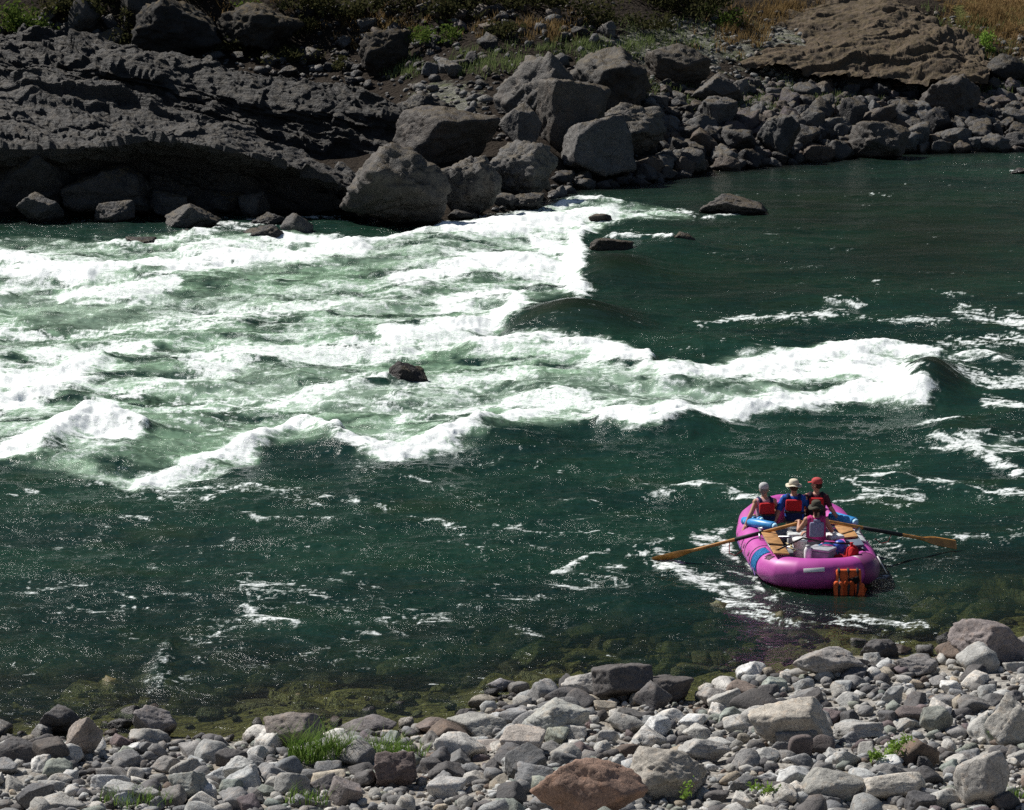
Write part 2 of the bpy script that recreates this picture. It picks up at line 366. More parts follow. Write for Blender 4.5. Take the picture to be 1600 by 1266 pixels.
for pts, w, k, h in STR:
    xs = [p[0] for p in pts]; ys = [p[1] for p in pts]; mg = w*3.4+4
    i0, i1 = [int(np.clip((q-GX0)/GS, 0, gu_.shape[1])) for q in (min(xs)-mg, max(xs)+mg)]; j0, j1 = [int(np.clip((q-GY0)/GS, 0, gu_.shape[0])) for q in (min(ys)-mg, max(ys)+mg)]
    if i1 <= i0 or j1 <= j0: continue
    gu, gv = gu_[j0:j1, i0:i1], gv_[j0:j1, i0:i1]
    tgt, w2 = (f_str, w) if w >= 11 or (k > .78 and w < 7 and pts[0][1] < 400) else (f_thin, w*1.9)
    tgt[j0:j1, i0:i1] = np.maximum(tgt[j0:j1, i0:i1], k*np.exp(-(seg_dist(pts, 1.15)/w2)**2))
    if h: f_rdg[j0:j1, i0:i1] = np.maximum(f_rdg[j0:j1, i0:i1], h*np.exp(-(seg_dist(pts, 1.2)/(w*1.25))**2))
gu, gv = gu_, gv_
# calmer, greener windows inside the rapid
CALM = blob(gu, gv, [(100, 500, 130, 22, .55), (450, 430, 110, 14, .45), (330, 455, 60, 14, .4), (560, 420, 60, 14, .3), (300, 650, 90, 45, .35), (260, 700, 70, 35, .45), (480, 600, 90, 20, .3), (560, 660, 90, 25, .30), (700, 655, 90, 22, .30),
    (660, 565, 90, 10, .5), (120, 740, 120, 12, .3), (1060, 620, 80, 15, .2), (870, 610, 80, 18, .25), (230, 440, 60, 8, .5), (900, 355, 40, 6, .2), (850, 475, 60, 8, .3), (1090, 350, 60, 8, .3), (530, 360, 40, 6, .4)])
def samp(g, u, v):
    a = np.clip((u-GX0)/GS, 0, g.shape[1]-1.001); b = np.clip((v-GY0)/GS, 0, g.shape[0]-1.001)
    i = a.astype(int); j = b.astype(int); fa = a-i; fb = b-j
    return (g[j, i]*(1-fa)+g[j, i+1]*fa)*(1-fb)+(g[j+1, i]*(1-fa)+g[j+1, i+1]*fa)*fb

A = np.linspace(-.285, .285, 1320); vv = np.linspace(200, 1235, 760)
Yr = np.array([at(800, v)[1] for v in vv])[::-1]
dist_r = np.array([at(800, v)[1]*cp - CAMZ*sp for v in vv])[::-1]
Xw = A[None, :]*dist_r[:, None]; Yw = np.broadcast_to(Yr[:, None], Xw.shape)
sh = Xw.shape; Xw = Xw.ravel().copy(); Yw = Yw.ravel().copy()
Uw, Vw = topx(Xw, Yw, 0.0)
wn = fbm(P2(Xw*.45, Yw*.35, 1.7), 4); wn2 = fbm(P2(Xw*.45, Yw*.35, 9.7), 4)
depthpx = 60./np.sqrt(Xw**2+Yw**2)      # warp smaller far away
Uq = Uw + wn*55*depthpx*1.2; Vq = Vw + wn2*16*depthpx*1.2
soft = samp(SOFT, Uq, Vq); strk = samp(f_str, Uq, Vq); thin = samp(f_thin, Uq, Vq); rdg = samp(f_rdg, Uw+wn*30*depthpx, Vw+wn2*7*depthpx); calm = samp(CALM, Uq, Vq)
cover = np.clip(soft*(.53-calm*.8) + strk*(.86-.22*soft), 0, 1.2)
rapid = np.clip(soft + .8*strk, 0, 1)
# heights
swell = fbm(P2(Xw*.22, Yw*.32, 2.2), 3)*.34
chop = ridged(P2(Xw*.55, Yw*.8, 5.5), 4)
rip = fbm(P2(Xw*1.6, Yw*2.3, 6.5), 4)
chunk = 1-np.abs(fbm(P2(Xw*1.5, Yw*1.8, 12.), 4))*3.2
slick = np.clip(blob(Uw, Vw, [(900, 505, 105, 26, 1.), (965, 425, 75, 22, 1.), (1452, 600, 45, 24, .8), (1150, 440, 260, 60, .55), (1250, 320, 330, 70, .75), (1450, 370, 220, 90, .75)]), 0, 1)*(1-np.clip(cover*1.5, 0, 1))
z = swell*(.42+.75*rapid) + chop*(.075*(1-.75*slick)+.07*rapid) + rip*(.050*(1-.8*slick)+.04*rapid) + rdg*.62*np.clip(.75+wn2*1.6, .2, 1.4) + chunk*.075*np.clip(cover-.35, 0, .8)
HUMP = [(900, 508, 95, 24, .62), (960, 424, 70, 20, .42), (1452, 604, 46, 26, .62), (1130, 545, 120, 14, .22), (1300, 470, 200, 10, .14), (1500, 680, 90, 12, .2), (1450, 640, 80, 12, -.15), (1050, 590, 40, 14, .2), (770, 520, 22, 22, -.22), (880, 430, 25, 25, -.2), (1390, 610, 40, 20, -.15),
        (1050, 392, 55, 12, .25), (800, 690, 60, 14, .22), (1080, 675, 70, 10, .15), (520, 700, 60, 14, .2), (640, 735, 70, 12, .12), (180, 720, 80, 14, .2), (250, 1060, 24, 22, .16), (640, 395, 80, 7, .12), (1200, 655, 120, 10, -.1)]
for a, b, rx, ry, k in HUMP: z += k*np.exp(-((Uw-a)/rx)**2-((Vw-b)/ry)**2)
RC = np.array([5.27, 55.75])
calmr = np.exp(-(((Xw-RC[0])/2.0)**4+((Yw-RC[1])/3.0)**4))
z = z*(1-.97*calmr) - .02*calmr
gn = z_near(Xw, Yw); gf = z_far(Xw, Yw); ground = np.where(Yw < 80, gn, gf)
dep = np.clip(z-ground, 0, 4)
shal = sstep(.9, 0.05, dep)
z = z*(1-.8*shal)
cut = 1-.9*sstep(102, 118, Yw)*sstep(1150, 1000, Uw)
# foam pattern: lacy, stretched down-stream
wx, wy = fbm(P2(Xw*.8, Yw*.8, 31.), 3)*.9, fbm(P2(Xw*.8, Yw*.8, 47.), 3)*.9
lace = ridged(P2(Xw*.75+wx, Yw*1.15+wy, .3), 5, .62)
cloud = fbm(P2(Xw*.55+wx, Yw*.9+wy, 77.), 5, .6)
lace2 = ridged(P2(Xw*2.6+wx*2, Yw*3.2+wy*2, 4.3), 4, .6)
zs = lambda q: (q-q.mean())/q.std()
flow = ridged(P2(Xw*.9+wx*2.2, Yw*3.4+wy*1.5, 9.3), 5, .66)
nn = .5 + .10*zs(lace) + .09*zs(cloud) + .08*zs(lace2) + .11*zs(flow)
foam = sstep(1-cover-.36, 1-cover+.50, nn)*(.66+.34*np.clip(strk*1.6, 0, 1))
fila = ridged(P2(Xw*1.5+wx*1.8, Yw*2.1+wy*1.8+Xw*.35, 14.3), 6, .72)      # thin filaments: foam left by breaking crests, also painted ripple highlights
nt_ = .5 + .17*zs(fila) + .07*zs(cloud)
patch = sstep(-.12, .30, fbm(P2(Xw*.16, Yw*.22, 61.), 3))*sstep(90, 62, Yw)  # where ripple highlights are painted as a white net on near water
cthin = np.clip(np.maximum(thin*.95, .43*patch*sstep(.15, .6, dep)) + soft*.25, 0, 1)
foam = np.maximum(foam, .8*sstep(1-cthin-.05, 1-cthin+.38, nt_)); rapid = np.clip(soft + .8*strk, 0, 1)
cover = np.maximum(cover, thin*.5)
milk = np.clip(soft*.74 + strk*.40 + thin*.30, 0, 1)*np.clip(.75+cloud*1.6, 0, 1.3)
me = mesh_np('river_water', np.stack([Xw, Yw, z], 1), grid_faces(*sh))
attr(me, 'foam', foam); attr(me, 'milk', np.clip(milk, 0, 1)); attr(me, 'depth', dep); attr(me, 'cover', cover); attr(me, 'slick', slick)
def water_material():
    g = N('river_water'); P = g.pos()
    foam = g.attr('foam'); milk = g.attr('milk'); dep = g.attr('depth'); cov = g.attr('cover')
    st = g.n('Mapping', {0: P, 3: (1.0, 1.5, 1.0)}).outputs[0]
    fn = g.noise(st, 7, 5, .72, .8); fn2 = g.noise(st, 24, 4, .7, .4)
    sl_ = g.noise(g.n('Mapping', {0: P, 2: (0, 0, math.radians(8)), 3: (2.2, 9.0, 1.0)}).outputs[0], 1.6, 6, .75, 1.6)
    fz = g.math('ADD', g.math('MULTIPLY', g.math('SUBTRACT', fn, .5), 1.3), g.math('MULTIPLY', g.math('SUBTRACT', fn2, .5), 1.2)); fz = g.math('ADD', fz, g.math('MULTIPLY', g.math('SUBTRACT', sl_, .5), 1.5))
    edge = g.math('MULTIPLY', g.ramp(foam, 0.02, .35), g.ramp(foam, 1.0, .75, .35, 1.0))
    f = g.math('ADD', foam, g.math('MULTIPLY', fz, edge))
    f = g.ramp(f, .12, 1.0); f = g.math('MULTIPLY', f, g.ramp(g.math('ADD', g.math('MULTIPLY', sl_, .5), g.math('MULTIPLY', fn2, .5)), .34, .52, .60, 1.0))
    big = g.noise(g.n('Mapping', {0: P, 3: (.12, .22, 1)}).outputs[0], 1.0, 4, .6)
    deep = g.mix(g.ramp(big, .38, .62), (.0045, .024, .018), (.009, .038, .023))
    deep = g.mix(g.ramp(g.noise(st, .35, 3, .6), .55, .7, 0, .6), deep, (.013, .034, .014))
    deep = g.mix(g.math('MULTIPLY', g.attr('slick'), .75), deep, (.010, .016, .008))  # brown-green reflection of the dark hillside put into the smooth water's colour
    mk = g.ramp(g.math('ADD', milk, g.math('MULTIPLY', g.math('SUBTRACT', fn, .5), .35)), .08, .95)
    c = g.mix(mk, deep, g.mix(g.ramp(big, .4, .6), (.27, .43, .28), (.35, .48, .36)))
    c = g.mix(f, c, g.mix(f, (.62, .72, .66), (.88, .91, .90)))
    h1 = g.noise(st, 2.6, 5, .62, .6); h2 = g.noise(st, 6, 2, .55, .5); h3 = g.noise(st, 15, 1, .5, .3)
    pat = g.ramp(g.noise(st, .55, 6, .74, 1.4), .48, .66, .07, 1.15); pat = g.math('MAXIMUM', pat, g.math('MULTIPLY', cov, .8)); sk = g.math('SUBTRACT', 1.0, g.attr('slick')); pat = g.math('MULTIPLY', pat, g.math('MULTIPLY', sk, g.ramp(dep, .05, .9, .35, 1.0)))
    h = g.math('ADD', g.math('MULTIPLY', g.math('MULTIPLY', h1, g.math('ADD', .3, g.math('MULTIPLY', sk, .7))), .065), g.math('MULTIPLY', g.math('MULTIPLY', h2, pat), .034)); h = g.math('ADD', h, g.math('MULTIPLY', g.math('MULTIPLY', h3, pat), .011))
    h = g.math('ADD', h, g.math('MULTIPLY', g.math('MULTIPLY', f, fn2), .05))
    nrm = g.bump(h, 1.0, 1.0)
    diff = g.n('BsdfDiffuse', {'Color': c, 'Normal': g.bump(h, .18, 1.0)}).outputs[0]
    tr = g.n('BsdfTransparent', {'Color': (.82, .90, .66)}).outputs[0]
    op = g.math('SUBTRACT', 1.0, g.math('POWER', 2.718, g.math('MULTIPLY', dep, -1.3)))
    op = g.math('MAXIMUM', g.ramp(op, .0, .93, .0, 1.0), f)
    body = g.n('MixShader', {0: op, 1: tr, 2: diff}).outputs[0]
    gl = g.n('BsdfGlossy', {'Color': (1, 1, 1), 'Roughness': g.math('ADD', .15, g.math('MULTIPLY', f, .5)), 'Normal': nrm}).outputs[0]
    fr = g.n('Fresnel', {'IOR': 1.33, 'Normal': nrm}).outputs[0]
    fr = g.math('MULTIPLY', fr, g.math('SUBTRACT', 1.0, g.math('MULTIPLY', f, .6)))
    return g.done(g.n('MixShader', {0: fr, 1: body, 2: gl}).outputs[0])
tag(link('river_water', me, water_material()), kind='structure')
WG = (Xw.reshape(sh), Yw.reshape(sh), z.reshape(sh))

# ------------------------------------------------------------------ rocks
_ico = {}
def ico(sub):
    if sub not in _ico:
        bm = bmesh.new(); bmesh.ops.create_icosphere(bm, subdivisions=sub, radius=1.0)
        V = np.array([v.co[:] for v in bm.verts]); F = np.array([[v.index for v in f.verts] for f in bm.faces]); bm.free()
        _ico[sub] = (V/np.linalg.norm(V, axis=1)[:, None], F)
    return _ico[sub]
def rock_shape(seed, sub, planes=14, sharp=22, rough=.05, flat=0.0):
    """convex, faceted stone inside a unit box; sharp 6 = river-worn, 40 = freshly broken"""
    D, F = ico(sub); r_ = np.random.RandomState(seed)
    n = r_.normal(size=(planes, 3)); n /= np.linalg.norm(n, axis=1)[:, None]; d = r_.uniform(.62, 1.0, planes)
    E = np.linalg.qr(r_.normal(size=(3, 3)))[0] if flat == 0 else np.eye(3)
    n = np.concatenate([n, E, -E, r_.normal(size=(3, 3))]); n /= np.linalg.norm(n, axis=1)[:, None]; d = np.concatenate([d, r_.uniform(.72, 1.0, 6), r_.uniform(.70, .95, 3)])
    if sharp > 15: sharp *= 1.7
    q = np.maximum(D@n.T, 0)/d[None, :]
    rad = (q**sharp).sum(1)**(-1.0/sharp)
    off = r_.uniform(0, 90, 3)
    rad = rad*(1+rough*2.2*fbm(D*1.4+off, 3)+rough*1.1*ridged(D*3.0+off, 4)+rough*.8*fbm(D*8+off, 3)+(rough*(.55 if sharp > 15 else .25))*facets(D*1.9+off, 0, .9)+(rough*.35 if sharp > 15 else 0)*facets(D*4.5+off, 3, .9))
    V = D*rad[:, None]
    lo, hi = V.min(0), V.max(0); V = (V-(lo+hi)/2)/(hi-lo)
    return V, F
def rot_np(rx, ry, rz):
    return np.array(Matrix.Rotation(rz, 3, 'Z') @ Matrix.Rotation(ry, 3, 'Y') @ Matrix.Rotation(rx, 3, 'X'))

GREY = dict(
 dark=((.105, .10, .10), 'dark grey'), black=((.05, .048, .05), 'near-black'), mid=((.21, .205, .20), 'mid grey'), pale=((.37, .365, .345), 'pale grey'),
 tan=((.36, .315, .25), 'tan'), brown=((.17, .13, .105), 'brown'), green=((.25, .27, .235), 'greenish grey'), rust=((.27, .17, .115), 'reddish brown'), purple=((.155, .125, .13), 'purplish grey'), olive=((.40, .37, .17), 'olive'), olive2=((.26, .28, .12), 'olive'), white=((.50, .49, .465), 'whitish'))
BOX = []           # occupied picture boxes of hand-placed rocks, with world footprint
def hero(box, col, label, name='boulder', far=True, seed=0, planes=12, sharp=24, rough=.05, deep=.8, rz=None, m=None, base=None, sink=.12, tilt=(0, 0), sub=None, cat=None, group=None, c=None):
    x0, y0, x1, y1 = box; cx = (x0+x1)/2
    w = x1-x0; h = y1-y0; cy_ = (y0+y1)/2
    P = hit(cx, y1 - .12*h, far) if base is None else at(cx, y1-.12*h, base)
    D = P[1]*cp - (CAMZ-P[2])*-sp*-1 if False else math.hypot(P[1], CAMZ-P[2])
    s = FPX/D; th = math.atan2(CAMZ-P[2], P[1])
    Wd = w/s; dd = Wd*deep
    Hh = max((h/s - .5*dd*math.sin(th))/math.cos(th), .25*Wd)
    Hh *= (1+sink)*1.08; Wd *= 1.05
    V, F = rock_shape(seed*31+int(x0)+7*int(y0), sub or (5 if w > 50 else 4), planes, sharp, rough)
    V = V*np.array([Wd, dd, Hh])
    if tilt != (0, 0): V = V@rot_np(tilt[0], tilt[1], 0).T
    me = mesh_np(name, V, F)
    cc = c or GREY[col][0]
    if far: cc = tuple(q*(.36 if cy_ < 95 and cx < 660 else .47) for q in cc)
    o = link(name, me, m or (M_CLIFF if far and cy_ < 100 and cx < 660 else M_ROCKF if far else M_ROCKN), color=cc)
    o.location = (P[0], P[1]+dd*.25, P[2]+Hh*(.5-sink))
    if rz: o.rotation_euler.z = rz
    tag(o, label, cat or 'boulder', group)
    BOX.append((P[0], P[1]+dd*.25, Wd/2, dd/2, far, o, cx, (y0+y1)/2))
    return o
R = math.radians
# ---- big boulders of the far bank
hero((533, 240, 702, 376), 'mid', 'huge rounded grey-brown boulder rising straight out of the white water', seed=3, planes=9, sharp=12, rough=.11, base=-.1, deep=.9, c=(.16, .145, .13))
hero((680, 258, 782, 350), 'mid', 'rounded boulder with pale crown, between the huge one and the cracked one', seed=4, planes=9, sharp=16, rough=.10, c=(.15, .14, .13))
hero((754, 234, 870, 318), 'mid', 'boulder with a cracked pale left face, rightmost of the three at the water', seed=11, planes=8, sharp=22, rough=.10, c=(.19, .18, .17))
hero((616, 180, 778, 268), 'brown', 'dark speckled flat-topped slab boulder behind the rounded boulder with pale crown', seed=8, planes=7, sharp=30, rough=.06, c=(.12, .10, .085), deep=.7)
hero((774, 96, 912, 212), 'mid', 'tall outcrop boulder with brown mossy cap and smooth pale grey flank', seed=23, planes=8, sharp=26, rough=.08, deep=1.0, c=(.17, .155, .14))
hero((880, 92, 1018, 200), 'dark', 'massive dark boulder with a brown mossy top, highest behind the squared block', seed=5, planes=8, sharp=26, rough=.09, deep=1.0, c=(.10, .088, .075))
hero((783, 176, 846, 238), 'pale', 'tilted pale slab leaning below the mossy-capped outcrop', seed=2, planes=7, sharp=34, rough=.03, tilt=(0, R(-18)), c=(.22, .205, .19))
hero((836, 140, 952, 252), 'brown', 'brown speckled boulder leaning left of the squared block', seed=15, planes=9, sharp=22, rough=.06, c=(.16, .14, .12))
hero((870, 194, 988, 292), 'mid', 'squared block with pale cracked left face and black right face', seed=19, planes=5, sharp=50, rough=.05, c=(.22, .21, .20), rz=R(38), deep=.9)
hero((936, 176, 1040, 254), 'tan', 'domed tan-grey boulder just right of the squared block', seed=26, planes=9, sharp=16, rough=.09, c=(.23, .21, .185))
hero((1010, 82, 1108, 148), 'brown', 'broad brown boulder with mossy top beside the gravel slope', seed=27, planes=8, sharp=16, rough=.06, c=(.14, .115, .09))
hero((1072, 124, 1162, 176), 'dark', 'dark grey angular boulder with sunlit sloping top left of the rubble', seed=28, planes=8, sharp=26, rough=.06, c=(.15, .14, .13))
hero((1086, 160, 1152, 212), 'dark', 'dark boulder with a pale streaked left flank in the far rubble', seed=29, planes=8, sharp=30, rough=.06, c=(.17, .165, .16))
hero((1538, 92, 1612, 138), 'black', 'dark dome-shaped boulder at the right edge above the far rubble', seed=30, planes=7, sharp=10, rough=.05, c=(.05, .045, .04))
hero((1312, 160, 1356, 208), 'dark', 'pointed dark boulder standing up from the far rubble', seed=31, planes=6, sharp=40, rough=.05, c=(.13, .12, .115))
hero((1328, 196, 1424, 254), 'dark', 'wide low dark boulder at the far waterline, tan upper side', seed=32, planes=8, sharp=24, rough=.06, c=(.14, .125, .11), base=.05)
hero((1412, 198, 1454, 238), 'mid', 'rounded grey boulder at the far waterline right of the wide low one', seed=33, planes=8, sharp=10, rough=.05, c=(.22, .21, .20))
hero((1185, 190, 1250, 258), 'dark', 'tall dark boulder over the far waterline left of centre rubble', seed=34, planes=8, sharp=24, rough=.07, c=(.12, .115, .11))
hero((1240, 178, 1290, 214), 'mid', 'pale-topped boulder upslope of the tall dark waterline boulder', seed=35, planes=8, sharp=16, rough=.06, c=(.20, .19, .18))
hero((1440, 128, 1534, 200), 'brown', 'broken brown rock slab below the knoll at right', seed=36, planes=7, sharp=34, rough=.07, c=(.15, .13, .115))
hero((1288, 222, 1336, 256), 'dark', 'dark split boulder touching the water left of the wide low boulder', seed=37, planes=8, sharp=28, rough=.06, c=(.13, .125, .12))
hero((1466, 205, 1520, 236), 'dark', 'long grey waterline boulder near the right edge', seed=38, planes=8, sharp=20, rough=.05, c=(.19, .18, .17))
hero((1060, 238, 1102, 278), 'dark', 'rounded dark boulder at the far waterline left of the rubble', seed=39, planes=8, sharp=14, rough=.05, c=(.14, .135, .13))
hero((700, 330, 745, 352), 'black', 'wet black boulder wedged at the foot of the rounded boulder', seed=40, planes=8, sharp=20, rough=.05, base=-.1)
hero((795, 305, 850, 335), 'black', 'black wet boulder at the foot of the cracked one', seed=41, planes=8, sharp=20, rough=.07, base=-.1)
# ---- rocks standing in the river
hero((1096, 308, 1198, 344), 'dark', 'flat dark rock alone in the smooth far water with foam around it', 'river_rock', seed=42, planes=7, sharp=34, rough=.07, base=-.1, deep=.6, c=(.11, .10, .095))
hero((256, 322, 342, 370), 'dark', 'pointed grey rock in the shallows below the dark bedrock ledge', 'river_rock', seed=43, planes=6, sharp=34, rough=.05, base=-.15, c=(.17, .16, .15))
hero((438, 338, 488, 376), 'mid', 'grey fin-shaped rock in the foam left of the huge rounded boulder', 'river_rock', seed=44, planes=6, sharp=30, rough=.05, base=-.1, c=(.20, .19, .18))
hero((378, 356, 444, 388), 'black', 'low wet black rock washed by foam below the fin-shaped rock', 'river_rock', seed=45, planes=7, sharp=20, rough=.08, base=-.15)
hero((392, 334, 446, 360), 'black', 'dark low rock in the foam left of the fin-shaped rock', 'river_rock', seed=46, planes=7, sharp=20, rough=.08, base=-.1)
hero((196, 372, 248, 392), 'black', 'small black rock barely breaking the surface, far left rapid', 'river_rock', seed=47, planes=7, sharp=16, rough=.08, base=-.1)
hero((276, 360, 304, 376), 'black', 'small wet rock just below the pointed grey rock', 'river_rock', seed=48, planes=7, sharp=16, rough=.08, base=-.1)
hero((608, 570, 668, 612), 'black', 'lone wet black rock in the middle of the white water', 'river_rock', seed=49, planes=6, sharp=24, rough=.06, base=-.05, c=(.055, .045, .045), deep=.7)
hero((922, 372, 990, 396), 'brown', 'brown rock awash at the lip of the drop', 'river_rock', seed=50, planes=7, sharp=14, rough=.09, base=.05, c=(.08, .065, .05), sink=.3)
hero((1052, 364, 1086, 388), 'brown', 'brown wet rock beside the short white curl upstream', 'river_rock', seed=51, planes=7, sharp=14, rough=.08, base=0, c=(.09, .075, .06), sink=.3)
hero((920, 335, 956, 352), 'brown', 'small brown rock in foam near the far bank', 'river_rock', seed=52, planes=7, sharp=14, rough=.08, base=-.05, c=(.12, .10, .085))
hero((1420, 578, 1478, 622), 'brown', 'dark rock just under the pour-over at the head of the long white tongue', 'river_rock', seed=53, planes=7, sharp=12, rough=.06, base=-.05, c=(.03, .04, .022), sink=.25)
hero((1578, 264, 1612, 276), 'black', 'small black rock in smooth water at the right edge', 'river_rock', seed=54, planes=7, sharp=14, rough=.08, base=-.05)
hero((414, 288, 480, 334), 'dark', 'dark rounded boulder at the right end of the bedrock ledge', seed=55, planes=8, sharp=15, rough=.06, base=0, c=(.12, .115, .11))
hero((470, 284, 538, 326), 'dark', 'grey boulder between the ledge end and the huge rounded boulder', seed=56, planes=8, sharp=16, rough=.06, base=0, c=(.15, .14, .135))
hero((318, 304, 384, 338), 'dark', 'low dark boulder at the foot of the ledge above the pointed rock', seed=57, planes=7, sharp=20, rough=.06, base=0, c=(.10, .095, .09))
hero((520, 262, 556, 318), 'dark', 'narrow grey boulder tucked behind the huge rounded one', seed=58, planes=7, sharp=20, rough=.05, base=.05, c=(.17, .16, .15))
# ---- blocks under the ledge and in the cliff above
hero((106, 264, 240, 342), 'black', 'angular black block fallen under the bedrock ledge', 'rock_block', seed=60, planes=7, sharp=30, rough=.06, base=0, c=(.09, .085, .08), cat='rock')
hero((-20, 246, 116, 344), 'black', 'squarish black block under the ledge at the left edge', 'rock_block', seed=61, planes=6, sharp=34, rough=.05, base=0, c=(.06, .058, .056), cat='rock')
hero((222, 250, 330, 326), 'black', 'rounded black block under the ledge, right of the angular one', 'rock_block', seed=62, planes=8, sharp=22, rough=.07, base=0, c=(.09, .085, .08), cat='rock')
hero((36, 300, 104, 346), 'black', 'small angular block at the water below the squarish black block', 'rock_block', seed=160, planes=5, sharp=30, rough=.05, base=0, c=(.12, .115, .11), cat='rock').location.y -= 1.2
hero((150, 312, 214, 346), 'black', 'flat angular block at the water below the angular black block', 'rock_block', seed=161, planes=5, sharp=30, rough=.05, base=0, c=(.13, .12, .115), cat='rock').location.y -= 1.0
hero((236, 300, 296, 340), 'black', 'wedge-shaped block at the water below the rounded black block', 'rock_block', seed=162, planes=5, sharp=34, rough=.05, base=0, c=(.12, .115, .11), cat='rock').location.y -= .8
hero((376, 300, 424, 338), 'black', 'angular block at the ledge foot left of the dark rounded boulder', 'rock_block', seed=163, planes=5, sharp=30, rough=.05, base=0, c=(.13, .125, .12), cat='rock').location.y -= .8
for o in list(COL.objects):
    if o.name.startswith('rock_block') and 'under the' in o.get('label', '') + ' ' and o.location.x < -9: o.location.y -= .7
hero((188, -40, 252, 62), 'mid', 'tall grey cliff column with flat sunlit side, upper left', 'cliff_block', seed=63, planes=4, sharp=60, rough=.06, c=(.16, .15, .135), cat='cliff')
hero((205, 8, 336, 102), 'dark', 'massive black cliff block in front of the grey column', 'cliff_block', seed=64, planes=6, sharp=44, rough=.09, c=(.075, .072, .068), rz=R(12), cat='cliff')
hero((148, 52, 192, 80), 'tan', 'tilted tan block at the foot of the black cliff block', 'rock_block', seed=65, planes=5, sharp=50, rough=.03, c=(.18, .165, .14), cat='rock')
hero((106, 12, 154, 66), 'mid', 'grey stacked rock left of the cliff column', 'rock_block', seed=66, planes=7, sharp=24, rough=.05, c=(.19, .18, .165), cat='rock')
hero((340, 18, 470, 96), 'brown', 'broken dark cliff face right of the black cliff block', 'cliff_block', seed=67, planes=10, sharp=20, rough=.12, c=(.10, .088, .07), cat='cliff')
hero((560, 60, 640, 130), 'black', 'dark crag with a grassy top in the upper middle', 'cliff_block', seed=68, planes=9, sharp=20, rough=.12, c=(.075, .065, .055), cat='cliff')
hero((620, 150, 720, 205), 'black', 'dark crag just above the flat-topped slab boulder', 'cliff_block', seed=69, planes=9, sharp=22, rough=.10, c=(.07, .065, .06), cat='cliff')

# ---- bedrock ledges and knolls, lofted through traced edges placed at their own distance
def loft(name, rows, nc, nr, seed, color, label, cat, amp=.30, dip=17, m=None):
    ctl = []
    for pts in rows:
        W_ = np.array([aty(a, b, Y) if len(q) == 3 else None for q in pts for a, b, Y in [q]])
        t = np.linspace(0, 1, nc); s = np.linspace(0, 1, len(W_))
        L = np.cumsum(np.r_[0, np.linalg.norm(np.diff(W_, axis=0), axis=1)]); L /= L[-1]
        ctl.append(np.stack([np.interp(t, L, W_[:, k]) for k in range(3)], 1))
    ctl = np.array(ctl); K = len(ctl)
    seg = np.array([np.linalg.norm(np.diff(ctl, axis=0)[k], axis=1).mean() for k in range(K-1)]); S = np.r_[0, np.cumsum(seg)]
    tt = np.linspace(0, S[-1], nr)
    P = np.stack([np.stack([np.interp(tt, S, ctl[:, j, k]) for j in range(nc)], 1) for k in range(3)], -1)
    for _ in range(3):
        Q = P.copy(); Q[1:-1] = (P[:-2]+2*P[1:-1]+P[2:])/4; P = Q
    du = np.gradient(P, axis=1); dv = np.gradient(P, axis=0); n = np.cross(du, dv); n /= np.linalg.norm(n, axis=2)[..., None]+1e-9
    if n[..., 1].mean() > 0: n = -n
    F_ = P.reshape(-1, 3); a = R(dip); c, s_ = math.cos(a), math.sin(a)
    q = np.stack([F_[:, 0]*c-F_[:, 2]*s_, F_[:, 1], F_[:, 0]*s_+F_[:, 2]*c], 1)
    st = fbm(np.stack([q[:, 0]*.28, q[:, 1]*.45, q[:, 2]*2.3], 1)+seed, 5, .55)
    ter = np.round(st*7+.7*fbm(q*.9+seed, 3))/7
    blk = ridged(np.stack([q[:, 0]*.55, q[:, 1]*.6, q[:, 2]*1.1], 1)+seed*2, 4)
    big = fbm(q*.22+seed, 3)
    qs = lambda a_, b_, c_: np.stack([q[:, 0]*a_, q[:, 1]*b_, q[:, 2]*c_], 1)+.35*fbm(q*.5+3, 2)[:, None]
    fa = .9*facets(qs(.13, .30, .9), seed, 1.0, .5)+.50*facets(qs(.34, .60, 1.6), seed+2, 1.1, .35)+.26*facets(qs(.9, 1.3, 3.0), seed+5, 1.1, .3)+.11*facets(qs(2.4, 2.8, 5), seed+8, 1.2, .4)
    d = amp*(1.5*big + 1.3*(.35*st+.65*ter) + fa*1.15 + .3*(blk-.4) + .12*fbm(q*5+seed, 3))
    d = d.reshape(nr, nc)
    for _ in range(1):
        d[1:-1] = (d[:-2]+2*d[1:-1]+d[2:])/4; d[:, 1:-1] = (d[:, :-2]+2*d[:, 1:-1]+d[:, 2:])/4
    d = d.ravel(); V = F_ + n.reshape(-1, 3)*d[:, None]
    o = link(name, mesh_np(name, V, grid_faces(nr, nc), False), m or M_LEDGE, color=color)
    return tag(o, label, cat)
loft('bedrock_ledge', [
 [(-460, 150, 115), (60, 150, 114), (300, 205, 112), (520, 275, 109), (600, 320, 107)],
 [(-460, 122, 110), (60, 126, 110), (150, 146, 109.5), (300, 186, 108.5), (420, 214, 107.5), (520, 258, 106), (590, 302, 104)],
 [(-460, 180, 106.5), (60, 182, 106.5), (200, 190, 106), (330, 208, 105.5), (430, 232, 105), (520, 268, 104), (580, 305, 102.5)],
 [(-460, 232, 102.9), (60, 236, 102.9), (150, 230, 102.9), (240, 216, 103.2), (330, 228, 102.7), (430, 252, 102.4), (520, 282, 101.9), (575, 312, 101.4)],
 [(-460, 262, 104.8), (60, 266, 104.8), (240, 250, 105.2), (430, 275, 104.6), (520, 295, 104), (570, 318, 103)],
 [(-460, 345, 103.3), (60, 345, 103.3), (240, 342, 103.3), (430, 336, 103.3), (520, 326, 103.3), (565, 328, 102.8)]],
 800, 400, 3.0, (.036, .034, .032), 'long sloping bedrock ledge of dark layered rock above the left rapid', 'bedrock ledge', .34)
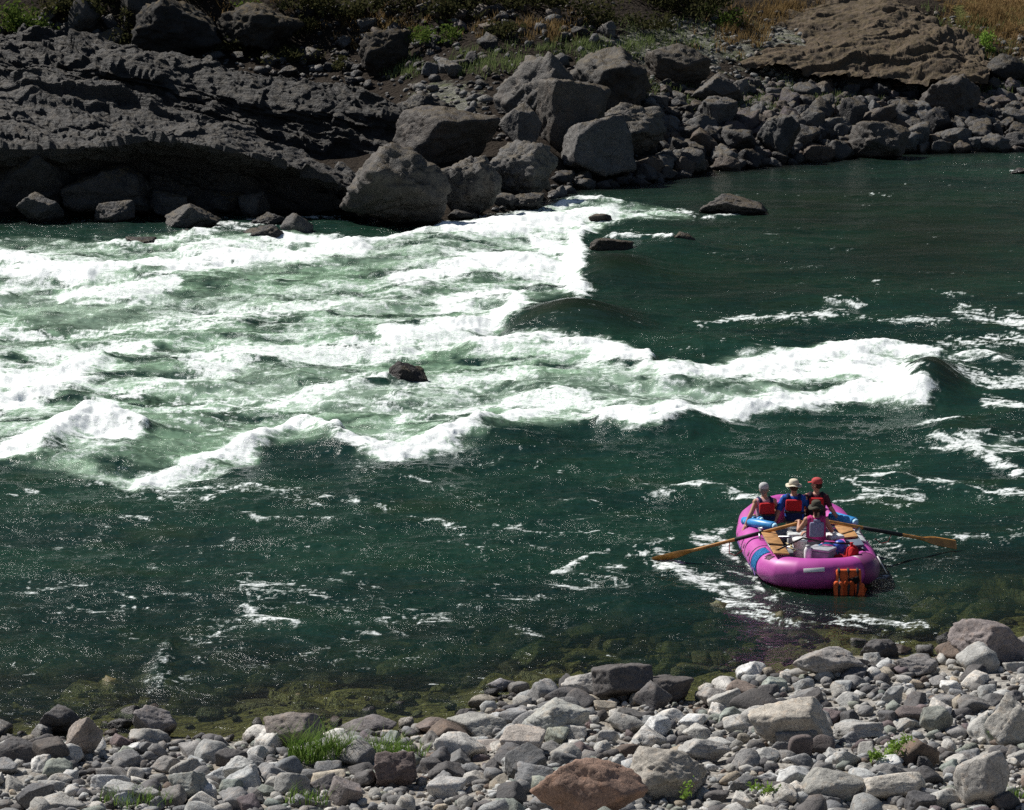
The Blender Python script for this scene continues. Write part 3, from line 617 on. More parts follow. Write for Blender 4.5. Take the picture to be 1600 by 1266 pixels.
loft('bedrock_ledge', [
 [(-460, 80, 125.5), (200, 95, 123.5), (420, 130, 119.5), (700, 190, 115.5)],
 [(-460, 58, 121), (60, 66, 120.5), (200, 80, 119), (330, 104, 118), (430, 126, 117), (560, 146, 115.5), (690, 180, 113.5)],
 [(-460, 96, 116.5), (60, 98, 116.5), (200, 112, 115.5), (330, 146, 114.5), (430, 170, 113.5), (560, 178, 113), (680, 195, 112.5)],
 [(-460, 112, 116.1), (60, 118, 116.1), (200, 128, 115.5), (330, 165, 114.5), (430, 190, 113.5), (560, 200, 113), (680, 210, 112.5)],
 [(-460, 150, 114.5), (60, 155, 114.5), (200, 175, 114), (330, 215, 113), (430, 250, 112), (560, 285, 111), (660, 290, 110.5)]],
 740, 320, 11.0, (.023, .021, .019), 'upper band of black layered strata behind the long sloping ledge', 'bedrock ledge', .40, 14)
loft('bedrock_knoll', [
 [(1110, 80, 139.1), (1250, 10, 141.1), (1400, 0, 141.1), (1500, 40, 138.1), (1560, 90, 136.1)],
 [(1120, 78, 135.1), (1180, 40, 136.6), (1280, 14, 138.1), (1380, 8, 138.1), (1460, 34, 136.1), (1520, 76, 133.6), (1556, 100, 132.1)],
 [(1130, 92, 131.6), (1200, 70, 132.6), (1300, 58, 133.1), (1400, 52, 133.1), (1470, 70, 131.6), (1530, 100, 130.1), (1550, 108, 129.6)],
 [(1150, 100, 130.1), (1230, 92, 130.1), (1310, 88, 130.1), (1400, 82, 130.6), (1470, 96, 129.6), (1530, 108, 129.1), (1545, 114, 128.9)],
 [(1160, 108, 129.1), (1230, 112, 128.7), (1310, 122, 128.1), (1400, 118, 128.5), (1470, 124, 127.9), (1530, 122, 127.9), (1545, 122, 128.1)]],
 360, 220, 21.0, (.095, .070, .046), 'brown bedrock knoll with ledges and shadowed clefts above the far rubble', 'rock outcrop', .26, -12, M_CLIFF)

# ---- the rubble of the far bank and the cobbles of the near bank
TEMPL = [rock_shape(900+i, 4, 3+i % 4, [16, 24, 34, 44][i % 4], .075) for i in range(16)]
TEMPN = [rock_shape(700+i, 4, 3+i % 5, [9, 34, 20, 44, 26][i % 5], [.035, .06, .05][i % 3]) for i in range(20)]
TLOW = [rock_shape(500+i, 2, 4, [20, 40][i % 2], .06) for i in range(12)]
rng = random.Random(11)
SHAPEW = {8: 'rounded', 12: 'smooth', 18: 'blunt', 30: 'angular', 40: 'sharp-edged', 9: 'rounded', 14: 'blunt', 22: 'angular', 34: 'sharp-edged'}
def in_poly(p, poly):
    x, y = p; r = False; n = len(poly)
    for i in range(n):
        (a, b), (c, d) = poly[i], poly[(i+1) % n]
        if (b > y) != (d > y) and x < (c-a)*(y-b)/(d-b)+a: r = not r
    return r
placed = {True: [], False: []}
for x, y, rx, ry, far, o_, _, _ in BOX: placed[far].append((x, y, max(rx, ry*.9), ry))
def free(x, y, r, far, k):
    for a, b, rr, ry in placed[far]:
        dx = (x-a)/(rr+r); dy = (y-b)/(ry+r)
        if dx*dx+dy*dy < k: return False
    return True
def scatter(poly, n, smin, smax, cols, far, k=.62, power=2.0, tries=25, flat=(.5, .8), lift=.24):
    xs = [p[0] for p in poly]; ys = [p[1] for p in poly]; out = []
    for j in range(n):
        w = smax*(smin/smax)**(((j+.5)/n)**(1/power))
        for _ in range(tries):
            px = rng.uniform(min(xs), max(xs)); py = rng.uniform(min(ys), max(ys))
            if not in_poly((px, py), poly): continue
            P = hit(px, py, far); D = math.hypot(P[1], CAMZ-P[2]); s = w*D/FPX*rng.uniform(.85, 1.2)
            if not free(P[0], P[1], s*.42, far, k): continue
            placed[far].append((P[0], P[1], s*.42, s*.42))
            out.append(dict(p=P, s=s, px=px, py=py, w=w, col=rng.choice(cols), t=rng.randrange(400), rz=rng.uniform(0, 6.28), tx=rng.gauss(0, .22), ty=rng.gauss(0, .22),
                            sx=rng.uniform(.95, 1.25), sy=rng.uniform(.65, .95), sz=rng.uniform(*flat), l=lift))
            break
    return out
# ---- hand-placed stones of the near bank
def nh(box, col, label, name='stone', **k):
    k.setdefault('cat', 'boulder' if name == 'boulder' else 'stone'); return hero(box, col, label, name, far=False, **k)
nh((832, 1196, 1008, 1300), 'rust', 'large reddish brown sandstone boulder at the bottom edge', 'boulder', seed=70, planes=5, sharp=34, rough=.04, c=(.30, .195, .145), deep=.6, sink=.08)
nh((1172, 1096, 1304, 1178), 'pale', 'large pale triangular granite boulder on the cobble bank', 'boulder', seed=71, planes=5, sharp=26, rough=.04, c=(.46, .42, .36), deep=.8)
nh((1488, 974, 1612, 1050), 'purple', 'large pinkish grey boulder at the right water edge', 'boulder', seed=72, planes=7, sharp=20, rough=.06, c=(.25, .215, .205))
nh((1142, 1084, 1228, 1126), 'dark', 'smooth dark oval boulder left of the pale triangular granite', 'boulder', seed=73, planes=4, sharp=7, rough=.02, c=(.095, .088, .085), deep=.7)
nh((926, 1044, 1020, 1108), 'dark', 'dark angular boulder standing at the near waterline', 'boulder', seed=74, planes=6, sharp=40, rough=.04, c=(.12, .11, .105))
nh((878, 1056, 938, 1096), 'pale', 'pale boulder half hidden behind the dark angular waterline boulder', 'boulder', seed=75, planes=6, sharp=22, rough=.04, c=(.44, .42, .39))
nh((1004, 1060, 1084, 1104), 'dark', 'dark wet boulder right of the dark angular waterline boulder', 'boulder', seed=76, planes=7, sharp=24, rough=.05, c=(.10, .09, .085))
nh((852, 1078, 918, 1108), 'dark', 'smooth dark flat oval stone at the near waterline', seed=77, planes=4, sharp=7, rough=.02, c=(.11, .105, .105), deep=.6)
nh((816, 1104, 920, 1160), 'pale', 'broad pale speckled slab left of the dark flat oval stone', 'boulder', seed=78, planes=6, sharp=24, rough=.05, c=(.38, .38, .35))
nh((412, 1120, 504, 1180), 'brown', 'brown-grey boulder at the waterline left of the grass clump', 'boulder', seed=79, planes=7, sharp=20, rough=.05, c=(.22, .19, .17))
nh((533, 1120, 618, 1152), 'mid', 'long flat grey stone at the waterline right of the grass clump', seed=80, planes=6, sharp=14, rough=.04, c=(.20, .18, .175), deep=.6)
nh((103, 1128, 158, 1194), 'tan', 'pointed stone with a sunlit left face standing at the left waterline', seed=81, planes=5, sharp=30, rough=.04, c=(.28, .24, .21))
nh((58, 1108, 122, 1154), 'dark', 'wet dark stone in the shallows left of the pointed stone', seed=82, planes=7, sharp=22, rough=.05, base=-.05)
nh((208, 1108, 274, 1164), 'mid', 'wet glistening grey stone in the shallows right of the pointed stone', seed=83, planes=6, sharp=26, rough=.05, base=-.05, c=(.24, .22, .215))
nh((-8, 1156, 62, 1202), 'dark', 'dark rounded boulder in the left corner of the waterline', 'boulder', seed=84, planes=6, sharp=12, rough=.04)
nh((50, 1162, 108, 1208), 'dark', 'dark round-topped stone below the pointed stone', seed=85, planes=5, sharp=11, rough=.03, c=(.12, .105, .095))
nh((983, 1180, 1104, 1260), 'tan', 'big tan-grey angular boulder right of the sandstone boulder', 'boulder', seed=86, planes=6, sharp=30, rough=.06, c=(.36, .33, .285))
nh((1242, 1020, 1350, 1070), 'pale', 'long pale boulder along the right waterline', 'boulder', seed=87, planes=7, sharp=18, rough=.05, c=(.33, .31, .29), deep=.55)
nh((1346, 1003, 1404, 1040), 'black', 'dark wet stone standing in the water near the right bank', seed=88, planes=6, sharp=26, rough=.06, base=-.05, c=(.10, .095, .095))
nh((786, 1172, 858, 1228), 'dark', 'dark cube-shaped stone above the sandstone boulder', seed=89, planes=3, sharp=50, rough=.025, c=(.145, .145, .145), rz=R(35))
nh((782, 1142, 852, 1192), 'tan', 'pale tan triangular stone behind the dark cube-shaped stone', seed=90, planes=4, sharp=30, rough=.03, c=(.46, .41, .36))
nh((586, 1180, 650, 1238), 'brown', 'dark purplish broken stone below the grass clump', seed=91, planes=7, sharp=30, rough=.05, c=(.16, .125, .115))
nh((1540, 1096, 1618, 1186), 'pale', 'large pale boulder cut by the right edge', 'boulder', seed=92, planes=7, sharp=16, rough=.05, c=(.42, .40, .36))
nh((1344, 1212, 1446, 1256), 'white', 'long whitish rounded boulder near the bottom right', 'boulder', seed=93, planes=5, sharp=10, rough=.04, c=(.46, .43, .38), deep=.55)
nh((1256, 1206, 1352, 1260), 'mid', 'speckled grey boulder left of the long whitish one', 'boulder', seed=94, planes=7, sharp=14, rough=.05, c=(.33, .32, .29))
nh((1492, 1192, 1584, 1275), 'pale', 'tall pale leaning boulder in the bottom right corner', 'boulder', seed=95, planes=5, sharp=14, rough=.04, c=(.38, .36, .33), tilt=(0, R(-25)))
nh((762, 1062, 798, 1086), 'pale', 'small pale stone poking out of the shallows', seed=96, planes=6, sharp=26, rough=.04, base=-.03, c=(.42, .40, .40))
nh((1392, 1108, 1454, 1138), 'purple', 'dark disc-shaped stone right of the pale triangular granite', seed=97, planes=3, sharp=7, rough=.02, c=(.15, .125, .12))
nh((1232, 1154, 1270, 1192), 'purple', 'dark round stone at the foot of the triangular granite', seed=98, planes=4, sharp=6, rough=.02, c=(.14, .115, .11))
nh((1262, 1152, 1304, 1184), 'purple', 'second dark round stone, right foot of the triangular granite', seed=99, planes=4, sharp=6, rough=.02, c=(.125, .105, .10))
nh((668, 1220, 728, 1252), 'white', 'whitish oval stone left of the sandstone boulder', seed=100, planes=4, sharp=8, rough=.03, c=(.47, .46, .44))
nh((728, 1158, 790, 1180), 'tan', 'flat tan stone among the cobbles above the cube-shaped stone', seed=101, planes=5, sharp=18, rough=.03, c=(.36, .32, .29))
nh((264, 1208, 330, 1262), 'mid', 'greenish grey pointed stone at lower left', seed=102, planes=5, sharp=28, rough=.04, c=(.28, .29, .27))
nh((24, 1228, 84, 1270), 'dark', 'dark blocky stone in the bottom left corner', seed=103, planes=5, sharp=36, rough=.04, c=(.14, .14, .145))
nh((160, 1228, 226, 1262), 'pale', 'pale angular stone at the bottom left', seed=104, planes=5, sharp=30, rough=.04, c=(.42, .42, .40))
nh((514, 1222, 566, 1266), 'purple', 'smooth mauve-grey stone near the bottom, right of the lower grass', seed=105, planes=4, sharp=18, rough=.02, c=(.24, .21, .20))
nh((430, 1188, 472, 1222), 'mid', 'round bluish grey stone left of the grass clump', seed=106, planes=4, sharp=6, rough=.02, c=(.20, .21, .22))
nh((350, 1188, 404, 1232), 'white', 'whitish angular stone with a notch, lower left', seed=107, planes=6, sharp=28, rough=.05, c=(.47, .47, .45))
nh((650, 1126, 706, 1152), 'brown', 'brown rounded stone at the waterline in the middle', seed=108, planes=6, sharp=12, rough=.04, c=(.21, .17, .15))
nh((700, 1120, 790, 1160), 'pale', 'wide pale cobble at the waterline left of the broad slab', seed=109, planes=6, sharp=16, rough=.04, c=(.36, .35, .32))
nh((1090, 1078, 1150, 1112), 'mid', 'grey stone at the waterline left of the smooth dark oval', seed=110, planes=7, sharp=18, rough=.04, c=(.30, .28, .26))
nh((1400, 1030, 1466, 1064), 'mid', 'grey sloping stone below the dark wet stone at right', seed=111, planes=6, sharp=22, rough=.05, c=(.25, .235, .225))
nh((1440, 1110, 1490, 1150), 'green', 'lumpy greenish stone right of the dark disc', seed=112, planes=8, sharp=14, rough=.07, c=(.27, .28, .25))
nh((1300, 1130, 1380, 1165), 'pale', 'pale stone with a dark underside between granite and disc', seed=113, planes=6, sharp=24, rough=.04, c=(.38, .37, .35))
nh((960, 1110, 1012, 1142), 'dark', 'dark wedge-shaped stone below the dark angular boulder', seed=114, planes=5, sharp=34, rough=.03, c=(.13, .125, .12))
nh((1060, 1155, 1140, 1200), 'pale', 'pale lumpy stone left of the triangular granite', seed=115, planes=7, sharp=16, rough=.05, c=(.37, .36, .34))

nearP = [(-60, 1160), (60, 1150), (200, 1160), (420, 1155), (530, 1140), (700, 1136), (770, 1095), (870, 1080), (960, 1090), (1090, 1095), (1140, 1068), (1240, 1050), (1330, 1035), (1420, 1042), (1490, 1028), (1660, 1005), (1660, 1330), (-60, 1330)]
NC = ['pale']*6+['mid']*7+['dark']*5+['tan']*1+['green']*2+['purple']+['white']*2+['brown']+['pale']*3+['white']*2+['mid']*2
cob = scatter(nearP, 900, 21, 66, NC, False, .50, 1.5, 22, (.5, .85), .22)
chips = scatter(nearP, 3600, 7, 22, NC, False, .50, 1.2, 8, (.5, .85), .25)
edgeP = [(-60, 1135), (60, 1120), (420, 1125), (530, 1115), (700, 1108), (770, 1075), (960, 1060), (1140, 1045), (1330, 1010), (1490, 1000), (1490, 1030), (1330, 1040), (1140, 1070), (960, 1095), (770, 1100), (700, 1140), (420, 1158), (60, 1160), (-60, 1165)]
edge = scatter(edgeP, 70, 14, 44, ['dark', 'brown', 'mid', 'black'], False, .6, 1.2, 12, (.45, .7), .28)
bedP = [(-200, 1140), (60, 1125), (530, 1120), (760, 1080), (1140, 1050), (1490, 1005), (1800, 980), (1800, 900), (1400, 940), (1000, 980), (600, 985), (260, 990), (-200, 1060)]
bed = scatter(bedP, 460, 24, 110, ['olive', 'olive', 'olive2', 'tan', 'dark', 'brown'], False, .6, 1.3, 10, (.45, .7), .30)
bed += scatter(bedP, 500, 9, 22, ['olive', 'olive2', 'tan', 'dark', 'brown'], False, .6, 1.3, 6, (.45, .7), .30)
FC = ['dark']*6+['mid']*5+['black']*2+['brown']*3+['purple']
rub = []
rub += scatter([(1000, 300), (1000, 215), (1120, 196), (1300, 186), (1640, 190), (1640, 240), (1380, 244), (1200, 264), (1100, 276)], 260, 17, 54, FC, True, .36, 1.3, 20, (.6, .95), .26)
rub += scatter([(980, 200), (1040, 140), (1170, 140), (1400, 130), (1640, 140), (1640, 205), (1300, 200), (1120, 210), (1000, 230)], 300, 12, 38, FC, True, .38, 1.3, 18, (.6, .95), .26)
rub += scatter([(600, 210), (640, 130), (700, 140), (790, 140), (800, 220), (740, 230)], 60, 11, 26, ['mid', 'pale', 'dark'], True, .5, 1.2, 12)
rub += scatter([(300, 90), (420, 40), (560, 10), (900, 20), (960, 60), (900, 110), (760, 150), (600, 140), (420, 120)], 150, 10, 40, FC+['black']*4, True, .5, 1.6, 12, (.6, .95), .25)
rub += scatter([(-40, 60), (100, 10), (200, 50), (200, 80), (60, 75)], 40, 10, 30, FC, True, .5, 1.5, 12, (.6, .9), .25)
rub += scatter([(700, 350), (860, 318), (1000, 290), (1000, 262), (880, 270), (860, 300), (780, 325)], 34, 12, 36, ['dark', 'black', 'mid'], True, .5, 1.2, 14, (.55, .8), .25)
screeP = [(900, 110), (960, 60), (1060, 30), (1200, 20), (1500, 30), (1640, 60), (1640, 150), (1150, 150), (1000, 140)]
rchips = scatter(screeP, 900, 4, 13, ['pale', 'pale', 'mid', 'tan', 'white'], True, .5, 1.0, 5, (.5, .8), .25)
rchips += scatter([(980, 290), (980, 130), (1640, 120), (1640, 240), (1380, 246), (1200, 264)], 900, 5, 14, FC+['mid', 'pale'], True, .5, 1.0, 6, (.5, .9), .25)
rchips += scatter([(300, 160), (300, 20), (960, 0), (960, 110), (800, 230), (640, 200)], 600, 4, 12, FC+['pale', 'tan'], True, .5, 1.0, 5, (.5, .9), .25)

def jit(c, k=.14):
    f = 1+rng.uniform(-k, k)*1.6; t = rng.uniform(-.04, .04); return tuple(max(.01, v*f*(1+t*q)) for v, q in zip(c, (1, .1, -1)))
def merged(name, L, T, m, label, cat):
    V = []; F = []; C = []; n = 0
    for q in L:
        v, f = T[q['t'] % len(T)]
        v = (v*np.array([q['s']*q['sx'], q['s']*q['sy'], q['s']*q['sz']]))@rot_np(q['tx'], q['ty'], q['rz']).T
        P = q['p']; v = v+np.array([P[0], P[1], P[2]+q['s']*q['sz']*q['l']])
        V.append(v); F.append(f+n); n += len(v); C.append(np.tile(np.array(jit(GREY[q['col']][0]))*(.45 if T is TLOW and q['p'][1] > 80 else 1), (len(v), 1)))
    me = mesh_np(name, np.concatenate(V), np.concatenate(F)); attr(me, 'tint', np.concatenate(C))
    return tag(link(name, me, m), label, cat, kind='stuff')
tpl = {}
def individual(q, far, label, group, name, cat):
    T = TEMPL if far else TEMPN; i = q['t'] % len(T)
    key = (far, i)
    if key not in tpl:
        me = mesh_np(name, *T[i]); me.materials.append(M_ROCKF if far else M_ROCKN); tpl[key] = me
    o = bpy.data.objects.new(name, tpl[key]); COL.objects.link(o)
    o.scale = (q['s']*q['sx'], q['s']*q['sy'], q['s']*q['sz']); o.rotation_euler = (q['tx'], q['ty'], q['rz'])
    P = q['p']; o.location = (P[0], P[1], P[2]+q['s']*q['sz']*q['l'])
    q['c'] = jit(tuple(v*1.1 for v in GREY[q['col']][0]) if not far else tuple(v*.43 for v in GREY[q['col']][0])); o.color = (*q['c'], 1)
    return tag(o, label, cat, group)
ORD = ['', 'second ', 'third ', 'fourth ', 'fifth ', 'sixth ', 'seventh ', 'eighth ', 'ninth ', 'tenth ', 'eleventh ', 'twelfth ', 'thirteenth ', 'fourteenth ']
LMN = [((920, 1230), 'the reddish sandstone boulder'), ((1238, 1135), 'the pale triangular granite'), ((1550, 1010), 'the pinkish grey boulder'), ((1185, 1105), 'the smooth dark oval boulder'), ((972, 1076), 'the dark angular waterline boulder'),
       ((868, 1132), 'the broad pale slab'), ((458, 1150), 'the brown-grey waterline boulder'), ((575, 1136), 'the long flat waterline stone'), ((130, 1160), 'the pointed waterline stone'), ((28, 1180), 'the rounded boulder in the left corner'),
       ((1043, 1220), 'the big tan-grey boulder'), ((1296, 1045), 'the long pale waterline boulder'), ((820, 1200), 'the dark cube-shaped stone'), ((618, 1210), 'the purplish broken stone'), ((1580, 1140), 'the pale boulder on the right edge'),
       ((1395, 1235), 'the long whitish boulder'), ((1538, 1235), 'the tall leaning boulder'), ((1423, 1123), 'the dark disc-shaped stone'), ((297, 1235), 'the greenish pointed stone'), ((54, 1250), 'the dark blocky corner stone'),
       ((193, 1245), 'the pale angular bottom stone'), ((540, 1245), 'the smooth mauve stone'), ((377, 1210), 'the notched whitish stone'), ((241, 1136), 'the glistening wet stone')]
LMF = [((618, 305), 'the huge rounded boulder'), ((697, 220), 'the flat-topped slab boulder'), ((840, 150), 'the mossy-capped outcrop'), ((930, 240), 'the squared block'), ((990, 215), 'the domed tan boulder'), ((1058, 115), 'the broad brown boulder'),
       ((1117, 150), 'the sloping-topped boulder'), ((1120, 186), 'the streak-flanked boulder'), ((1575, 115), 'the dark dome boulder'), ((1334, 185), 'the pointed dark boulder'), ((1376, 225), 'the wide low boulder'), ((1433, 218), 'the rounded waterline boulder'),
       ((1217, 225), 'the tall dark waterline boulder'), ((1487, 165), 'the broken brown slab'), ((1340, 90), 'the bedrock knoll'), ((270, 50), 'the black cliff block'), ((405, 55), 'the broken cliff face'), ((600, 95), 'the grassy-topped crag'), ((670, 178), 'the lower dark crag'), ((1493, 220), 'the long waterline boulder'), ((812, 280), 'the cracked pale-faced boulder')]
def label_all(L, lms, noun):
    G = {}
    for q in L:
        d = [((q['px']-a)**2+((q['py']-b)*1.6)**2, i) for i, ((a, b), _) in enumerate(lms)]; dd, i = min(d)
        a, b = lms[i][0]; dx, dy = q['px']-a, (q['py']-b)*1.6
        side = ('right of' if dx > 0 else 'left of') if abs(dx) > abs(dy) else ('in front of' if dy > 0 else 'behind')
        sh = SHAPEW[[14, 22, 22, 34][q['t'] % 4]] if noun == 'rock' else SHAPEW[[8, 30, 18, 40, 30][q['t'] % 5]]
        G.setdefault((i, side, q['col'], sh), []).append((dd, q))
    for (i, side, col, sh), v in G.items():
        v.sort(key=lambda e: e[0])
        for k, (_, q) in enumerate(v):
            q['label'] = f"{ORD[min(k, 13)]}{'nearest ' if k == 0 and len(v) > 1 else ''}{GREY[col][1]} {sh} {noun} {side} {lms[i][1]}"
cob.sort(key=lambda q: -q['w']); vis = [q for q in cob+edge if -10 < q['px'] < 1610 and q['py'] < 1272]; vis.sort(key=lambda q: -q['w'])
big = vis[:285]; ids = {id(q) for q in big}
label_all(big, LMN, 'cobble')
for q in big: individual(q, False, q['label'], 'cobbles of the near bank', 'cobble', 'cobble')
chips += [q for q in cob+edge if id(q) not in ids]
merged('small_cobbles', chips, TLOW, M_ROCKN_T, 'small loose stones filling the gaps of the near bank', 'gravel')
vis = [q for q in rub if -10 < q['px'] < 1610]; vis.sort(key=lambda q: -q['w']); bigf = vis[:290]; ids = {id(q) for q in bigf}
label_all(bigf, LMF, 'rock')
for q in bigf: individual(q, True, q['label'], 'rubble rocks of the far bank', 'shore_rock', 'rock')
rchips += [q for q in rub if id(q) not in ids]
for q in rchips: q['l'] = .2
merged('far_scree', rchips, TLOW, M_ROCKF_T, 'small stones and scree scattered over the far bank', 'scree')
for q in bed:
    top = q['p'][2]+q['s']*q['sz']*(q['l']+.5)
    if top > -.06: q['p'] = np.array([q['p'][0], q['p'][1], q['p'][2]-(top+.06)])
merged('submerged_stones', bed, TEMPN, M_ROCKN_T, 'olive stones lying under the shallow near water', 'stones')
SUB = [((262, 1000, 352, 1060), 'wide olive submerged boulder beside the small breaking wave'), ((470, 1002, 545, 1036), 'olive submerged boulder in the shallows left of centre'), ((905, 975, 990, 1010), 'yellow-green submerged boulder in front of the raft wake'), ((600, 960, 680, 990), 'dim green submerged boulder at mid left')]
for i, (b, l) in enumerate(SUB):
    o = nh(b, 'green', l, 'submerged_boulder', seed=130+i, planes=6, sharp=10, rough=.05, base=-.62, c=(.50, .48, .22)); bpy.context.view_layer.update(); o.location.z = -.34 - o.dimensions.z*.5 - .08*(i % 2)

# ------------------------------------------------------------------ the raft, its crew and its load
R0 = Vector((5.27, 55.75, 0.0)); HEAD = R(3.5)
def m_cloth(n, c, **k): return m_plain(n, c, .9, 0, .15, .22, 60, .35, **k)
M_TUBE = m_plain('raft_rubber', (.50, .075, .36), .46, 0, .5, .10, 2.5, .05); M_TUBE2 = m_plain('raft_rubber_dark', (.22, .05, .16), .45, 0, .4, .1, 2.5, .05)
M_FLOOR = m_plain('raft_floor', (.20, .20, .20), .6); M_WOOD = m_plain('plank_wood', (.42, .22, .085), .55, 0, .4, .35, 7, .4); M_OAR = m_plain('oar_wood', (.50, .23, .055), .35, 0, .5, .25, 6, .1)
M_ALU = m_plain('frame_metal', (.55, .56, .58), .35, .9); M_BLACK = m_plain('black_strap', (.02, .02, .022), .7); M_WHITE = m_plain('white_plastic', (.78, .78, .76), .4)
M_BLUE = m_plain('blue_vinyl', (.03, .27, .62), .4, 0, .5); M_LBLUE = m_plain('pale_blue_vinyl', (.35, .62, .80), .5); M_RED = m_cloth('red_fabric', (.52, .025, .03)); M_NAVY = m_cloth('navy_fabric', (.02, .03, .09))
M_ORANGE = m_cloth('orange_fabric', (.80, .15, .05)); M_SKIN = m_plain('skin', (.50, .26, .17), .55, 0, .35, .08, 12, .02); M_LABEL = m_plain('white_label', (.82, .82, .80), .5, noise=.03)
def emp(name, loc, rz=0):
    o = bpy.data.objects.new(name, None); COL.objects.link(o); o.location = loc; o.rotation_euler.z = rz; return o
def bm_obj(name, bm, m, parent=None, smooth=True):
    me = bpy.data.meshes.new(name); bm.normal_update(); bm.to_mesh(me); bm.free()
    for p in me.polygons: p.use_smooth = smooth
    return link(name, me, m, parent)
def sweep(path, rad, seg=20, close=False, flat=None):
    """mitred tube along a path; rad is a number or one per point"""
    P = [Vector(p) for p in path]; n = len(P); bm = bmesh.new(); rings = []; up0 = Vector((0, 0, 1))
    for i, p in enumerate(P):
        a = P[(i-1) % n] if (close or i) else p; b = P[(i+1) % n] if (close or i < n-1) else p
        d1 = (p-a).normalized() if (p-a).length > 0 else (b-p).normalized(); d2 = (b-p).normalized() if (b-p).length > 0 else d1
        t = (d1+d2).normalized(); k = 1/max(.5, math.sqrt(max(.1, (1+d1.dot(d2))/2)))
        up = up0 if abs(t.z) < .9 else Vector((0, 1, 0)); s = t.cross(up).normalized(); u = s.cross(t).normalized()
        r = rad[i] if isinstance(rad, (list, tuple)) else rad; fs, fu = flat or (1, 1)
        rings.append([bm.verts.new(p+s*r*k*fs*math.cos(q)+u*r*fu*math.sin(q)) for q in [6.28318*j/seg for j in range(seg)]])
    m = n if close else n-1
    for i in range(m):
        A_, B_ = rings[i], rings[(i+1) % n]
        for j in range(seg): bm.faces.new((A_[j], A_[(j+1) % seg], B_[(j+1) % seg], B_[j]))
    if not close: bm.faces.new(rings[0][::-1]); bm.faces.new(rings[-1])
    bmesh.ops.recalc_face_normals(bm, faces=bm.faces); return bm
def rbox(c, s, r=.02, rot=None, seg=2):
    bm = bmesh.new(); bmesh.ops.create_cube(bm, size=1)
    for v in bm.verts: v.co = Vector((v.co.x*s[0], v.co.y*s[1], v.co.z*s[2]))
    bmesh.ops.bevel(bm, geom=bm.edges[:], offset=min(r, min(s)*.49), segments=seg, profile=.5, affect='EDGES')
    M_ = Matrix.Translation(c) @ (rot.to_4x4() if rot else Matrix.Identity(4)); bm.transform(M_); return bm
def lathe(prof, c=(0, 0, 0), seg=24, rot=None):
    bm = bmesh.new(); rings = []
    for r, z in prof: rings.append([bm.verts.new((max(r, 1e-4)*math.cos(6.28318*j/seg), max(r, 1e-4)*math.sin(6.28318*j/seg), z)) for j in range(seg)])
    for A_, B_ in zip(rings[:-1], rings[1:]):
        for j in range(seg): bm.faces.new((A_[j], A_[(j+1) % seg], B_[(j+1) % seg], B_[j]))
    bmesh.ops.recalc_face_normals(bm, faces=bm.faces); bm.transform(Matrix.Translation(c) @ (rot.to_4x4() if rot else Matrix.Identity(4))); return bm
def join_bm(*L):
    out = bmesh.new()
    for b in L:
        me = bpy.data.meshes.new('tmp'); b.to_mesh(me); b.free(); out.from_mesh(me); bpy.data.meshes.remove(me)
    return out

raft = emp('raft', R0, HEAD); tag(raft, 'magenta inflatable river raft with four people, floating in green water at lower right', 'raft')
RC_ = .265
def side(n, y0, y1, x): return [(x, y0+(y1-y0)*i/n) for i in range(n+1)]
half = [(.10, -2.00), (.40, -1.93), (.65, -1.73), (.81, -1.38), (.87, -.6), (.87, .3), (.85, 1.15), (.74, 1.66), (.50, 1.98), (.17, 2.12)]
loop = half + [(-x, y) for x, y in half[::-1]]
def kick(y): return .22 + (.06*max(0, (-y-1.0))**1.3 if y < 0 else .20*max(0, y-.8)**1.25)
fine = []
for i in range(len(loop)):                     # bevel each seam a little
    a, b = loop[i], loop[(i+1) % len(loop)]
    for t in ((.03, .97) if math.dist(a, b) > .25 else (.06, .94)): fine.append((a[0]+(b[0]-a[0])*t, a[1]+(b[1]-a[1])*t))
bm_obj('tube', sweep([(x, y, kick(y)) for x, y in fine], RC_, 40, True), M_TUBE, raft)
for pt in [(1, 2), (2, 3), (16, 17), (17, 18)]:   # darker sleeve on the right stern corner, its shade painted into the colour
    pass
bm_obj('shaded_corner', sweep([(x, y, kick(y)+.004) for x, y in [(.56, -1.835), (.70, -1.72), (.80, -1.50)]], RC_+.004, 40), M_TUBE2, raft)
bm_obj('floor', rbox((0, .05, .06), (1.4, 3.6, .08), .03), M_FLOOR, raft)
for y in (.75, -.95): bm_obj('thwart', sweep([(-.68, y, .30), (-.6, y, .30), (.6, y, .30), (.68, y, .30)], [.15, .19, .19, .15], 24), m_plain('thwart_rubber', (.26, .27, .28), .5), raft)
def band(y0, y1, sgn, r, a0, a1, m, name):        # cloth or strap lying round the side tube
    bm = bmesh.new(); rows = []
    for i in range(7):
        y = y0+(y1-y0)*i/6; x = sgn*np.interp(y, [p[1] for p in half], [p[0] for p in half])
        rows.append([bm.verts.new((x+sgn*(RC_+r)*math.cos(q), y, kick(y)+(RC_+r)*math.sin(q))) for q in np.linspace(a0, a1, 14)])
    for A_, B_ in zip(rows[:-1], rows[1:]):
        for j in range(13): bm.faces.new((A_[j], A_[j+1], B_[j+1], B_[j]))
    bmesh.ops.solidify(bm, geom=bm.faces[:], thickness=.006); return bm_obj(name, bm, m, raft)
for y in (-1.45, -.75, .25, .95):
    for s in (-1, 1): band(y, y+.035, s, .006, -.5, 2.6, M_BLACK, 'strap')
band(-1.30, -.88, -1, .012, -.3, 1.5, M_BLUE, 'blue_chafe_cloth')
band(-1.62, -1.47, -1, .010, -.2, 1.2, m_plain('maroon_patch', (.16, .03, .10), .5), 'dark_patch')
bm_obj('name_plate', rbox((-.21, -2.232, .405), (.36, .014, .07), .004, Matrix.Rotation(R(-30), 3, 'X') @ Matrix.Rotation(R(-9), 3, 'Z')), M_LABEL, raft)
